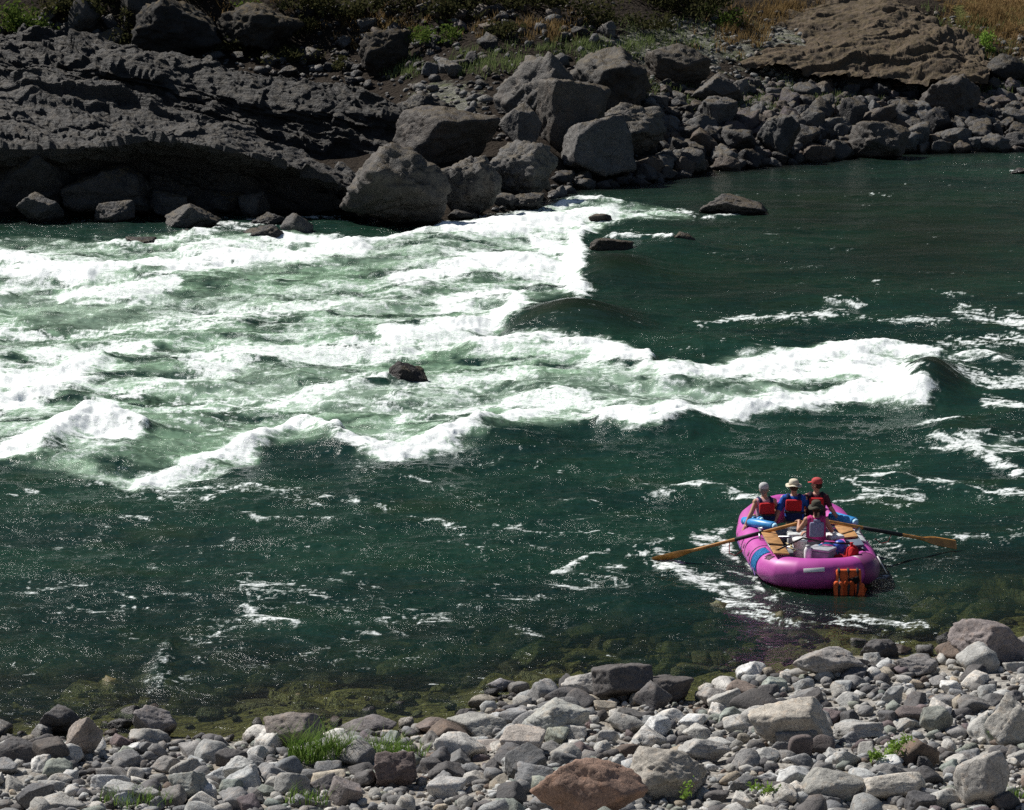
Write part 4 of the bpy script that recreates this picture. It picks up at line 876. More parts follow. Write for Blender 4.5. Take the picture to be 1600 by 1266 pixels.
for y in (-1.2, -.55, .05, .6, 1.25):
    for s in (-1, 1):
        x = s*np.interp(y, [p[1] for p in half], [p[0] for p in half]); q = .35
        bm_obj('d_ring', join_bm(lathe([(.055, 0), (.055, .008), (0, .01)], (x+s*(RC_-.004)*math.cos(q), y, kick(y)+(RC_-.004)*math.sin(q)), 14, Matrix.Rotation(s*(math.pi/2-q), 3, 'Y'))), M_TUBE2, raft)
bm_obj('cargo_strap', sweep([(-.78, -1.52, .58), (-.3, -1.50, .80), (.1, -1.52, .72), (.5, -1.55, .70), (.80, -1.45, .55)], .018, 6, False, (.3, 1)), M_BLACK, raft)
bm_obj('bow_line', sweep([(-.5, -.9, .57), (-.42, -1.05, .55), (-.5, -1.2, .56), (-.36, -1.28, .54), (-.44, -1.42, .55)], .012, 6), m_plain('tan_rope', (.45, .36, .2), .8), raft)
fr = bm_obj('rowing_frame', join_bm(*[sweep(p, .022, 10) for p in [[(-.80, -1.30, .53), (-.80, .45, .53)], [(.80, -1.30, .53), (.80, .45, .53)], [(-.8, -1.05, .53), (.8, -1.05, .53)], [(-.8, -.28, .53), (.8, -.28, .53)], [(-.8, .42, .53), (.8, .42, .53)], [(-.3, -.28, .53), (-.3, -1.05, .53)]]]), M_ALU, raft)
for s, y0, y1 in ((-1, -1.72, -1.16), (-1, -.98, -.02), (1, -.55, .38), (1, -1.2, -.75)):
    bm_obj('side_plank', rbox((s*.70, (y0+y1)/2, .572), (.27, y1-y0, .028), .006, Matrix.Rotation(-s*R(5), 3, 'Y')), M_WOOD if not (s == 1 and y1 < -.5) else m_plain('painted_plank', (.12, .15, .20), .6), raft)
bm_obj('grab_line', sweep([(-1.13+.02*(i % 2), -1.6+i*.2, .16+.05*math.cos(i*3.1)) for i in range(14)], .010, 6), m_plain('purple_rope', (.10, .05, .20), .8), raft)
bm_obj('side_cover', rbox((.90, -.20, .52), (.16, .85, .03), .012, Matrix.Rotation(R(18), 3, 'Y')), m_plain('pale_cover', (.60, .62, .62), .5), raft)
bm_obj('oarlock_stand', sweep([(-.88, -.28, .50), (-.88, -.20, .58)], .018, 8), M_ALU, raft); bm_obj('oarlock_stand', sweep([(.80, -.12, .53), (.93, -.05, .62), (.98, .10, .52)], .022, 8), M_ALU, raft)

def pt(x, y, z): return Vector((R0.x+x, R0.y+y, z))
# oars
def oar(hx, tx, label, dark):
    a, b = pt(*hx), pt(*tx); L = (b-a).length; root = emp('oar', (a+b)/2); tag(root, label, 'oar')
    d = (b-a).normalized(); rot = d.to_track_quat('X', 'Z').to_matrix() @ Matrix.Rotation(R(58), 3, 'X'); o_ = (a-(a+b)/2)
    def W_(t, w=0, h=0): return o_ + rot@Vector((t, w, h))
    bm_obj('shaft', sweep([W_(0), W_(.02), W_(L-.80), W_(L-.7)], [.030, .031, .031, .029], 12), M_OAR, root)
    bm_obj('grip', sweep([W_(-.13), W_(-.12), W_(0)], [.014, .019, .019], 10), m_plain('grip_wood', (.5, .33, .17), .6), root)
    bm_obj('sleeve', sweep([W_(.72), W_(1.25 if not dark else 1.55)], .037, 12), M_BLACK, root)
    bm = bmesh.new(); rows = []
    for t, w in ((L-.80, .029), (L-.70, .040), (L-.58, .068), (L-.45, .084), (L-.03, .092), (L, .080)):
        rows.append([bm.verts.new(W_(t, w*c_, (.026*max(.25, 1-(t-L+.80)*1.6))*s_)) for c_, s_ in [(math.cos(q), math.sin(q)) for q in np.linspace(0, 6.2832, 13)[:-1]]])
    for A_, B_ in zip(rows[:-1], rows[1:]):
        for j in range(12): bm.faces.new((A_[j], A_[(j+1) % 12], B_[(j+1) % 12], B_[j]))
    bm.faces.new(rows[-1]); bmesh.ops.recalc_face_normals(bm, faces=bm.faces); bm_obj('blade', bm, M_OAR, root)
    bm_obj('tether', sweep([W_(1.35, .0, -.03), W_(1.4, -.08, -.22), W_(1.30, -.10, -.30), W_(1.15, -.05, -.26)], .009, 6), m_plain('dark_red_cord', (.16, .02, .02), .8), root)
oar((-.10, -.24, .79), (-2.74, .10, .0), 'long wooden oar with broad orange blade dipping left of the raft', False)
oar((.36, -.20, .79), (2.80, .82, .12), 'long wooden oar with dark sleeve reaching out right of the raft', True)

# bodies are melted from overlapping tapered forms into one skin
def prim(bm, p):
    if p[0] == 'c':
        a, b, r1, r2 = Vector(p[1]), Vector(p[2]), p[3], p[4]; d = b-a
        if d.length > 1e-5: bmesh.ops.create_cone(bm, segments=14, radius1=r1, radius2=r2, depth=d.length, cap_ends=True, matrix=Matrix.Translation((a+b)/2) @ d.to_track_quat('Z', 'Y').to_matrix().to_4x4())
        for c, r in ((a, r1), (b, r2)): bmesh.ops.create_uvsphere(bm, u_segments=14, v_segments=9, radius=r, matrix=Matrix.Translation(c))
    else:
        c, s = Vector(p[1]), p[2]; M_ = Matrix.Translation(c) @ (p[3].to_4x4() if len(p) > 3 and p[3] else Matrix.Identity(4)) @ Matrix.Diagonal((*s, 1))
        bmesh.ops.create_uvsphere(bm, u_segments=20, v_segments=14, radius=1, matrix=M_)
def melt(name, prims, m, parent, vox=.010, it=4):
    bm = bmesh.new()
    for p in prims: prim(bm, p)
    me = bpy.data.meshes.new('t'); bm.to_mesh(me); bm.free(); o = bpy.data.objects.new('t', me); COL.objects.link(o)
    r = o.modifiers.new('r', 'REMESH'); r.mode = 'VOXEL'; r.voxel_size = vox; s = o.modifiers.new('s', 'SMOOTH'); s.factor = .5; s.iterations = it
    bpy.context.view_layer.update(); me2 = bpy.data.meshes.new_from_object(o.evaluated_get(bpy.context.evaluated_depsgraph_get()))
    bpy.data.objects.remove(o); bpy.data.meshes.remove(me); me2.name = name
    for q in me2.polygons: q.use_smooth = True
    me2.materials.clear(); return link(name, me2, m, parent)
def hand(wrist, d, nrm, sgn, curl):
    """palm, four unequal curled fingers and a thumb from the side of the palm; nrm = out of the palm"""
    d = Vector(d).normalized(); nrm = (Vector(nrm)-d*d.dot(Vector(nrm))).normalized(); s = d.cross(nrm).normalized()*sgn; w = Vector(wrist)
    M_ = Matrix((s, d, nrm)).transposed(); L = [('e', w+d*.045, (.040, .052, .016), M_)]
    for k, (off, ln) in enumerate(((-.030, .068), (-.010, .078), (.011, .074), (.030, .058))):
        a = w+d*.082+s*off; c1 = (d*math.cos(curl*.6)+nrm*math.sin(curl*.6)); c2 = d*math.cos(curl*1.5)+nrm*math.sin(curl*1.5)
        b = a+c1*ln*.5; e = b+c2*ln*.5; L += [('c', a, b, .0105, .0098), ('c', b, e, .0098, .0085)]
    a = w+d*.028-s*.034; b = a+(-s*.75+d*.55+nrm*.35).normalized()*.036; e = b+(d*.8-s*.15+nrm*.6).normalized()*.030
    return L+[('c', a, b, .0135, .0115), ('c', b, e, .0115, .010)]
def person(label, loc, rz, lean, sh, arms, head_turn, legs, skin=None):
    """z = 0 is the seat; +y is where the person faces"""
    root = emp('person', loc, rz); tag(root, label, 'person'); T = lambda x, y, z: Vector((x+lean[0]*z, y+lean[1]*z, z))
    J = dict(pel=T(0, 0, .10), wai=T(0, 0, .26), che=T(0, 0, .42), nek=T(0, .01, .545), hed=T(0, .035, .685)); B = []
    B += [('e', J['pel'], (.165, .125, .12)), ('c', T(-.06, 0, .14), T(-.05, 0, .34), .105, .11), ('c', T(.06, 0, .14), T(.05, 0, .34), .105, .11), ('e', J['che'], (.155*sh, .105, .14)),
          ('c', T(-.13*sh, 0, .475), T(.13*sh, 0, .475), .062, .062), ('c', T(0, 0, .48), J['nek'], .062, .052), ('c', J['nek'], T(0, .02, .62), .052, .055)]
    HR = Matrix.Rotation(head_turn, 3, 'Z'); h = J['hed']
    def H(x, y, z): return h+HR@Vector((x, y, z))
    B += [('e', h+Vector((0, 0, .012)), (.074, .092, .100), HR), ('e', H(0, .030, -.050), (.052, .058, .058), HR), ('c', H(0, .088, .0), H(0, .106, -.020), .011, .014), ('e', H(.076, -.005, -.012), (.010, .020, .030), HR), ('e', H(-.076, -.005, -.012), (.010, .020, .030), HR)]
    for s, (el, wr, palm, curl) in zip((-1, 1), arms):
        S_ = T(s*.175*sh, 0, .47); el = Vector(el); wr = Vector(wr)
        B += [('e', S_, (.062, .058, .062)), ('c', S_, el, .050, .041), ('c', el, el+(wr-el)*.35, .042, .042), ('c', el+(wr-el)*.3, wr, .041, .027)] + hand(wr, wr-el if not isinstance(palm, tuple) or len(palm) < 6 else palm[3:], palm[:3], s, curl)
    for s, (kn, an) in zip((-1, 1), legs):
        B += [('c', T(s*.09, .0, .09), kn, .088, .060), ('c', kn, Vector(kn)+(Vector(an)-Vector(kn))*.4, .060, .058), ('c', Vector(kn)+(Vector(an)-Vector(kn))*.35, an, .056, .036), ('c', Vector(an)+Vector((0, -.03, -.02)), Vector(an)+Vector((0, .15, -.035)), .036, .028)]
    melt('body', B, skin or M_SKIN, root, .0085)
    for s in (-1, 1): bm_obj('eye', lathe([(0, -.008), (.008, 0), (0, .008)], H(s*.03, .088, .012), 8), M_BLACK, root)
    bm_obj('mouth', rbox(H(0, .092, -.055), (.04, .012, .008), .003, HR), m_plain('lips', (.35, .10, .08), .6), root)
    return root, T, H, HR, J
def shirt(root, T, sh, m, sleeves=(), name='shirt', z0=.10, neck=.5, grow=.014):
    g = grow; L = [('c', T(-.06, 0, z0+.02), T(-.05, 0, .34), .108+g, .112+g), ('c', T(.06, 0, z0+.02), T(.05, 0, .34), .108+g, .112+g), ('e', T(0, 0, .42), (.157*sh+g, .107+g, .13)), ('c', T(-.12*sh, 0, .472), T(.12*sh, 0, .472), .064+g, .064+g)]
    for a, b, r1, r2 in sleeves: L.append(('c', a, b, r1, r2))
    return melt(name, L, m, root, .010)
def pfd(root, T, sh, up, low, label=None):
    v = emp('life_vest', (0, 0, 0)); v.parent = root
    if label: v['label'] = label
    w = .30*sh
    bm_obj('back_panel', rbox(T(0, -.145, .375), (w, .085, .215), .035, None, 3), up, v); bm_obj('lower_back', rbox(T(0, -.140, .175), (w*.98, .075, .20), .03, None, 3), low, v)
    for s in (-1, 1):
        bm_obj('front_panel', rbox(T(s*w*.27, .14, .33), (w*.46, .07, .34), .03, None, 3), up, v)
        bm_obj('shoulder_strap', sweep([T(s*.10, -.14, .47), T(s*.105, -.08, .545), T(s*.105, .06, .545), T(s*.10, .14, .48)], .026, 8, False, (1, .45)), low, v)
        bm_obj('side_strap', sweep([T(s*w*.45, -.13, .22), T(s*.185*sh, 0, .22), T(s*w*.45, .13, .22)], .022, 8, False, (.3, 1)), M_BLACK, v)
    bm_obj('waist_belt', sweep([T(-w*.5, -.185, .26), T(0, -.192, .26), T(w*.5, -.185, .26)], .012, 8, False, (.5, 1.4)), M_BLACK, v)
def cap(root, H, HR, m, tilt=0):
    c = emp('cap', (0, 0, 0)); c.parent = root; Rm = HR
    bm_obj('crown', lathe([(.094, 0), (.096, .03), (.090, .062), (.070, .088), (.035, .103), (0, .107)], H(0, -.004, .030), 24, Rm @ Matrix.Diagonal((.92, 1.08, 1))), m, c)
    bm_obj('bill', sweep([H(-.055, .085, .042), H(-.04, .125, .036), H(0, .142, .034), H(.04, .125, .036), H(.055, .085, .042)], [.012, .03, .036, .03, .012], 8, False, (1, .16)), m, c)
def brimhat(root, H, HR, m, mb, wide=.165, drop=.02):
    c = emp('hat', (0, 0, 0)); c.parent = root
    bm_obj('crown', lathe([(.094, 0), (.094, .045), (.086, .085), (.060, .105), (0, .108)], H(0, 0, .030), 24, HR @ Matrix.Diagonal((.94, 1.1, 1))), m, c)
    b = lathe([(.090, .004), (.13, -.006), (wide, -drop), (wide, -drop-.006), (.12, -.014), (.090, -.004)], H(0, 0, .036), 28, HR @ Matrix.Diagonal((.95, 1.08, 1)))
    for v in b.verts: v.co.z += .014*math.sin(3*math.atan2(v.co.y-H(0, 0, 0).y, v.co.x-H(0, 0, 0).x))
    bm_obj('brim', b, m, c); bm_obj('hat_band', lathe([(.0955, 0), (.0955, .02)], H(0, 0, .036), 24, HR @ Matrix.Diagonal((.94, 1.1, 1))), mb, c)
def shorts(root, T, legs, m, name='shorts', r=.1):
    L = [('e', T(0, 0, .09), (.178, .138, .105))]
    for s, (kn, an) in zip((-1, 1), legs): k = Vector(kn); a = T(s*.09, 0, .09); L.append(('c', a, a+(k-a)*.72, r, .078))
    melt(name, L, m, root, .011)
DOWN = (0, 0, -1)
LG = lambda k=0: [(Vector((-.13-k, .42, .10)), Vector((-.14-k, .48, -.26))), (Vector((.13+k, .42, .10)), Vector((.14+k, .48, -.26)))]
SEAT = .46
# left passenger: one arm down to the side tube
rt, T, H, HR, J = person('seated person in pale cap and pink top, leftmost of the front three', pt(-.66, .86, SEAT-.02), R(10), (-.05, .05), .95,
    [((-.30, -.07, .28), (-.40, -.10, .10), (0, 0, -1, -.35, -.05, -.6), .2), ((.25, .12, .28), (.13, .32, .17), (0, 0, -1, -.2, 1, -.2), .5)], R(-25), LG())
shirt(rt, T, .95, m_cloth('pink_cotton', (.62, .33, .38)), name='tank_top'); shorts(rt, T, LG(), m_cloth('dark_shorts', (.05, .05, .06))); pfd(rt, T, .95, M_RED, M_NAVY)
cap(rt, H, HR, m_cloth('pale_cap', (.50, .50, .49))); melt('hair', [('e', H(0, -.02, .0), (.080, .086, .085), HR), ('c', H(0, -.07, -.02), H(0, -.07, -.09), .03, .02)], m_cloth('grey_hair', (.25, .22, .19)), rt, .009)
# middle passenger: leaning on a straight left arm
rt, T, H, HR, J = person('seated person in blue shirt and cream wide-brimmed hat, middle of the front three', pt(-.13, .95, SEAT+.02), R(-8), (-.05, .02), 1.08,
    [((-.29, -.10, .26), (-.36, -.30, .07), (0, 0, -1, -.4, -.55, -.45), .25), ((.27, .12, .28), (.15, .33, .17), (0, 0, -1, -.2, 1, -.2), .5)], R(20), LG())
TS = m_cloth('blue_cotton', (.025, .10, .42)); S1, S2 = T(-.18, 0, .47), T(.18, 0, .47)
shirt(rt, T, 1.08, TS, [(S1, S1+(Vector((-.29, -.10, .26))-S1)*.85, .066, .060), (S2, S2+(Vector((.27, .12, .28))-S2)*.85, .066, .060)], 'tee_shirt', .10); shorts(rt, T, LG(), m_cloth('khaki_shorts', (.30, .26, .20))); pfd(rt, T, .98, M_RED, M_NAVY)
brimhat(rt, H, HR, m_cloth('cream_canvas', (.66, .60, .47)), m_cloth('tan_band', (.35, .28, .2)), .155, .012); melt('hair', [('e', H(0, -.022, -.005), (.079, .084, .08), HR)], m_cloth('brown_hair', (.07, .045, .03)), rt, .009)
# right passenger: looks left, right arm back on the tube
rt, T, H, HR, J = person('seated person in red cap looking left, rightmost of the front three', pt(.25, 1.02, SEAT+.04), R(-4), (.02, .02), .95,
    [((-.24, .10, .28), (-.13, .31, .17), (0, 0, -1, .2, 1, -.2), .5), ((.27, -.05, .28), (.40, -.08, .10), (0, 0, -1, .4, -.1, -.5), .2)], R(65), LG())
S2 = T(.17, 0, .47); S1 = T(-.17, 0, .47)
shirt(rt, T, .95, m_cloth('plum_cotton', (.10, .03, .045)), [(S2, S2+(Vector((.27, -.05, .28))-S2)*.8, .06, .05), (S1, S1+(Vector((-.24, .1, .28))-S1)*.8, .06, .05)], 'tee_shirt'); shorts(rt, T, LG(), m_cloth('dark_shorts', (.05, .05, .06))); pfd(rt, T, .88, M_RED, m_cloth('black_fabric', (.02, .018, .025)))
cap(rt, H, HR, m_cloth('red_cap', (.52, .09, .09))); melt('hair', [('e', H(0, -.022, -.004), (.079, .084, .08), HR)], m_cloth('dark_hair', (.05, .03, .022)), rt, .009)
# rower: hands on both oar grips
rl = pt(.11, -.58, .43); LGR = [(Vector((-.17, .40, .12)), Vector((-.20, .72, -.12))), (Vector((.15, .40, .12)), Vector((.18, .70, -.12)))]
ga, gb = pt(-.19, -.245, .815)-rl, pt(.29, -.235, .815)-rl
rt, T, H, HR, J = person('rower in dark olive hat and magenta top holding both oars, nearest person in the raft', rl, 0, (0, .03), .95,
    [((-.30, .06, .27), ga+Vector((.02, -.085, .02)), (0, 0, -1, -.05, 1, -.12), 1.25), ((.28, .06, .27), gb+Vector((-.01, -.085, .02)), (0, 0, -1, .05, 1, -.12), 1.25)], R(-6), LGR)
shirt(rt, T, .95, m_cloth('magenta_knit', (.52, .05, .20)), name='tank_top'); shorts(rt, T, LGR, m_cloth('grey_shorts', (.24, .23, .25)))
melt('hip_wrap', [('e', T(0, 0, .13), (.176, .137, .085)), ('e', T(0, -.02, .19), (.155, .125, .06))], m_cloth('pink_wrap', (.68, .06, .30)), rt, .010)
bv = emp('life_vest', (0, 0, 0)); bv.parent = rt; mv = m_cloth('lavender_fabric', (.27, .28, .40))
bm_obj('back_panel', rbox(T(0, -.135, .33), (.255, .06, .27), .03, None, 3), mv, bv); bm_obj('collar_panel', rbox(T(0, -.13, .475), (.13, .05, .07), .02, None, 3), mv, bv)
for s in (-1, 1):
    bm_obj('front_panel', rbox(T(s*.075, .135, .33), (.13, .06, .30), .03, None, 3), mv, bv); bm_obj('shoulder_strap', sweep([T(s*.05, -.14, .49), T(s*.095, -.06, .545), T(s*.10, .05, .54), T(s*.09, .13, .47)], .022, 8, False, (1, .45)), m_cloth('magenta_strap', (.5, .05, .2)), bv)
brimhat(rt, H, HR, m_cloth('olive_felt', (.075, .068, .052)), M_BLACK, .150, .035); melt('hair', [('e', H(0, -.022, -.01), (.081, .086, .085), HR), ('c', H(0, -.08, -.02), H(0, -.10, -.12), .032, .02)], m_cloth('dark_hair', (.05, .03, .022)), rt, .009)

# ---- things carried in the raft
def thing1(name, bm, m, label, cat, loc=None): 
    o = bm_obj(name, bm, m); 
    if loc is not None: o.location = loc
    return tag(o, label, cat)
b = emp('bucket', pt(-.24, -1.32, .31)); tag(b, 'round white plastic bucket behind the rower', 'bucket')
bm_obj('pail', lathe([(0, 0), (.105, 0), (.125, .40), (.131, .40), (.131, .42), (.12, .42)]), M_WHITE, b); bm_obj('lid', lathe([(.135, .405), (.135, .435), (.12, .445), (0, .45)]), M_WHITE, b); bm_obj('handle', sweep([(-.13, 0, .36), (-.12, -.09, .28), (0, -.14, .25), (.12, -.09, .28), (.13, 0, .36)], .006, 6), M_ALU, b)
b = emp('water_jug', pt(-.13, -1.66, .36)); tag(b, 'slim white jug standing beside the white bucket', 'jug')
bm_obj('jug_body', lathe([(0, 0), (.065, 0), (.07, .02), (.07, .26), (.05, .30), (.04, .32), (0, .32)]), M_WHITE, b); bm_obj('lid', lathe([(.045, .32), (.045, .345), (0, .35)]), m_plain('grey_lid', (.3, .3, .3), .5), b)
rz_ = Matrix.Rotation(R(-32), 3, 'Z'); b = emp('cooler', pt(.12, -1.62, .50)); tag(b, 'grey box cooler turned at an angle in the stern', 'cooler')
bm_obj('chest', rbox((0, 0, 0), (.40, .30, .22), .02, rz_), m_plain('cooler_grey', (.22, .23, .26), .5), b); bm_obj('lid', rbox((0, 0, .135), (.42, .32, .05), .015, rz_), m_plain('cooler_lid', (.40, .41, .44), .45), b)
thing1('hose_coil', join_bm(*[sweep([(r_*math.cos(q), .04*math.sin(3*q)+k*.02, r_*math.sin(q)) for q in np.linspace(0, 6.28, 28)[:-1]], .011, 8, True) for k, r_ in enumerate((.21, .20))]), M_BLUE, 'blue hose loop standing upright over the grey cooler', 'hose', pt(.21, -1.50, .50))
def bag(name, c, s, m, label, cat, tie=True, seed=0):
    b = emp(name, c); tag(b, label, cat); V, F = rock_shape(400+seed, 4, 8, 9, .05); V = V*np.array(s); link('sack', mesh_np('sack', V, F), m, b)
    if tie: bm_obj('tie', lathe([(.02, 0), (.03, .02), (.018, .035), (.035, .06), (0, .065)], (0, 0, s[2]*.46), 12), m, b)
bag('dry_bag', pt(.64, -1.55, .52), (.27, .26, .32), M_RED, 'glossy red dry bag in the stern at right', 'bag', True, 1)
bag('stuff_sack', pt(.42, -1.66, .46), (.34, .22, .17), m_cloth('dull_red', (.38, .02, .03)), 'flattened dull red sack between cooler and dry bag', 'bag', False, 2)
bag('stuff_sack', pt(.30, -1.20, .54), (.42, .26, .26), m_cloth('pink_fabric', (.50, .06, .25)), 'magenta cloth sack directly behind the rower', 'bag', False, 3)
bag('stuff_sack', pt(.52, -.88, .50), (.50, .32, .16), m_cloth('deep_blue_cloth', (.03, .06, .16)), 'dark blue bundle right of the rower', 'bag', False, 4)
thing1('ball', lathe([(.12*math.cos(q), .12*math.sin(q)) for q in np.linspace(-1.5707, 1.5707, 17)]), m_plain('blue_ball', (.05, .10, .45), .35, 0, .5), 'round blue ball lying between magenta sack and red dry bag', 'ball', pt(.45, -1.40, .62))
thing1('seat_cushion', rbox((0, 0, 0), (.28, .34, .07), .03, Matrix.Rotation(R(20), 3, 'Z'), 3), M_WHITE, 'white seat pad on the frame right of the rower', 'cushion', pt(.44, -.42, .58))
thing1('seat_box', rbox((0, 0, 0), (.46, .34, .34), .03), m_plain('seat_box_grey', (.18, .18, .19), .6), 'low grey box the rower sits on', 'box', pt(.11, -.60, .26))
thing1('seat_box', rbox((0, 0, 0), (.40, .32, .30), .03), m_plain('cool_box_white', (.62, .64, .63), .5), 'pale cool box beyond the rower, under the left oar grip', 'cool box', pt(-.12, .32, .32))
def roll(a, b, r, label):
    a, b = pt(*a), pt(*b); c = (a+b)/2; root = emp('dry_roll', c); tag(root, label, 'dry bag'); d = (b-a)
    bm_obj('roll', sweep([-d/2, -d*.47, d*.47, d/2], [r*.8, r, r, r*.8], 20), M_BLUE, root)
    for s in (-1, 1): bm_obj('end_cap', sweep([d*.5*s, d*.56*s], [r*.8, r*.45], 16), M_LBLUE, root)
roll((-1.02, .80, .56), (-.56, .22, .60), .085, 'bright blue roll lying slantwise on the left tube'); roll((-1.06, 1.02, .52), (-.76, .62, .62), .075, 'second blue roll on the left tube, under the pale-capped person\'s hand')
roll((.55, 1.16, .58), (.93, .62, .58), .095, 'blue roll on the right tube beside the red-capped person')
thing1('pole', sweep([(-.08, 0, .14), (.08, -.12, -.14)], .012, 8), M_WHITE, 'thin white pole slanting over the right stern tube', 'pole', pt(1.18, -1.45, .32))
# orange life jacket tied to the stern
v = emp('life_jacket', pt(.50, -2.30, .20)); tag(v, 'orange life jacket tied to the outside of the stern tube', 'life jacket')
rx = Matrix.Rotation(R(-16), 3, 'X'); MO2 = m_cloth('burnt_orange', (.50, .085, .025))
bm_obj('back_panel', rbox((.02, .05, .09), (.44, .09, .26), .04, rx, 3), M_ORANGE, v)
for x, s, dz, a_ in ((-.16, .16, -.02, 5), (.02, .19, .0, -3), (.20, .14, -.05, 10)): melt('front_panel', [('c', (x-s*.25, -.03, .0+dz), (x-s*.22+a_*.002, -.05, -.20+dz), .055, .05), ('c', (x+s*.25, -.03, .0+dz), (x+s*.28+a_*.002, -.045, -.20+dz), .055, .045), ('c', (x-s*.2, -.03, -.1+dz), (x+s*.25, -.045, -.1+dz), .05, .05)], M_ORANGE if x != .02 else MO2, v, .008)
for x in (-.15, .01, .17): bm_obj('strap', sweep([(x, .10, .23), (x, -.01, .20), (x+.01, -.03, .05), (x, -.095, -.06), (x-.01, -.085, -.23)], .020, 8, False, (1, .35)), M_BLACK, v)
bm_obj('neck_opening', rbox((.12, -.035, .045), (.17, .06, .11), .05, Matrix.Rotation(R(-20), 3, 'Y') @ rx, 3), m_cloth('opening_dark', (.012, .010, .010)), v)  # solid near-black block paints the dark inside of the opening
bm_obj('loose_strap', sweep([(.24, -.04, -.02), (.30, -.07, -.10), (.27, -.06, -.20), (.31, -.07, -.26)], .022, 8, False, (1, .4)), MO2, v)

# ------------------------------------------------------------------ plants
def leaf_material(name, c1, c2):
    g = N(name); r = g.n('ObjectInfo').outputs['Random']; n = g.noise(g.pos(), 9, 3)
    c = g.mix(g.ramp(n, .35, .65), c1, c2)
    d = g.n('BsdfDiffuse', {'Color': c}).outputs[0]; t = g.n('BsdfTranslucent', {'Color': c}).outputs[0]
    return g.done(g.n('MixShader', {0: .35, 1: d, 2: t}).outputs[0])
M_GRASS = leaf_material('green_grass', (.10, .19, .035), (.21, .30, .08)); M_WEED = leaf_material('weed_leaf', (.16, .27, .04), (.26, .38, .09))
M_SHRUB = leaf_material('shrub_leaf', (.05, .085, .02), (.12, .16, .035)); M_DARKS = leaf_material('dark_shrub_leaf', (.028, .034, .014), (.085, .080, .035)); M_DRY = leaf_material('dry_grass', (.17, .11, .045), (.30, .21, .10))
M_FGR = leaf_material('bank_grass', (.10, .14, .05), (.20, .24, .10))
def blades(name, P, n, spread, h, m, label, cat, w=.012, lean=.5, seed=0, kind=None, group=None, zf=None):
    r_ = np.random.RandomState(seed+1); V = []; F = []; k = 0
    for i in range(n):
        a = r_.uniform(0, 6.28); q = spread*math.sqrt(r_.uniform()); bx, by = P[0]+q*math.cos(a), P[1]+q*.6*math.sin(a)
        bz = zf(bx, by)+.06 if zf else P[2]
        hh = h*r_.uniform(.45, 1.1); d = r_.uniform(0, 6.28); l = hh*lean*r_.uniform(.2, 1.2); ww = w*r_.uniform(.7, 1.3)
        sx, sy = -math.sin(d)*ww, math.cos(d)*ww
        for j in range(4):
            t = j/3; x = bx+math.cos(d)*l*t*t; y = by+math.sin(d)*l*t*t; z = bz+hh*(t-.25*t*t*lean); s = (1-t*.9)
            V += [(x-sx*s, y-sy*s, z), (x+sx*s, y+sy*s, z)]
        for j in range(3): b = k+2*j; F.append((b, b+1, b+3, b+2))
        k += 8
    return tag(link(name, mesh_np(name, V, F), m), label, cat, group, kind)
def leaves(name, P, n, rx, rz, size, m, label, cat, seed=0, stems=8, zf=None):
    """bush or weed: stems with leaves spread through an uneven crown"""
    r_ = np.random.RandomState(seed+5); root = bpy.data.objects.new(name, None); COL.objects.link(root); root.location = P; tag(root, label, cat)
    V = []; F = []; k = 0; cl = [(r_.normal(0, .45)*rx, r_.normal(0, .35)*rx, abs(r_.normal(.55, .3))*rz, r_.uniform(.25, .5)) for _ in range(max(5, n//60))]
    for i in range(n):
        c = cl[r_.randint(len(cl))]; p = np.array([c[0], c[1], c[2]])+r_.normal(size=3)*c[3]*np.array([rx, rx, rz])*.55
        p[2] = abs(p[2]); u = r_.normal(size=3); u /= np.linalg.norm(u); v = np.cross(u, r_.normal(size=3)); v /= np.linalg.norm(v); s = size*r_.uniform(.6, 1.3)
        V += [p-u*s, p-v*s*.45, p+u*s, p+v*s*.45]; F.append((k, k+1, k+2, k+3)); k += 4
    link('foliage', mesh_np('foliage', V, F), m, root)
    bm = bmesh.new()
    for c in cl[:stems]:
        a = Vector((c[0]*.1, c[1]*.1, -.05)); b = Vector((c[0], c[1], c[2]*.95)); d = (b-a); M_ = Matrix.Translation((a+b)/2) @ d.to_track_quat('Z', 'Y').to_matrix().to_4x4()
        bmesh.ops.create_cone(bm, segments=5, radius1=size*.16, radius2=size*.06, depth=d.length, matrix=M_)
    me = bpy.data.meshes.new('stem'); bm.to_mesh(me); bm.free(); link('stem', me, m_plain('stem_brown', (.10, .075, .045), .9), root)
    return root
for i, (px, py, n, s, h, l) in enumerate([(500, 1196, 420, .46, .58, 'tall green grass clump beside the brown-grey waterline boulder'), (590, 1186, 260, .5, .36, 'pale green grass patch right of the tall clump'), (640, 1190, 90, .3, .22, 'thin grass patch above the purplish broken stone'),
        (215, 1262, 130, .5, .24, 'bright grass tuft at the bottom edge, left'), (478, 1262, 70, .3, .3, 'wispy grass tuft at the bottom edge below the tall clump'), (893, 1104, 22, .1, .22, 'tiny green sprig on the dark flat oval stone'), (1575, 1252, 60, .3, .2, 'small grass tuft in the bottom right corner')]):
    P = hit(px, py, False); blades('grass_tuft', P, n, s, h, M_GRASS, l, 'grass', .008, .8, i, zf=zn1)
for i, (px, py, n, rx, l) in enumerate([(1560, 1160, 300, .28, 'broad-leaved green weed by the pale boulder on the right edge'), (1398, 1196, 170, .2, 'bright green weed between the cobbles above the whitish boulder'), (1362, 1208, 110, .15, 'small weed left of the bright one above the whitish boulder'),
        (1195, 1262, 150, .2, 'green weed at the bottom edge right of the tan-grey boulder'), (1068, 1266, 60, .1, 'small weed sprig at the bottom edge beside the sandstone boulder')]):
    P = hit(px, py, False); leaves('weed', P+np.array([0, 0, .15]), n, rx, .16, .035, M_WEED, l, 'weed', i, 5)
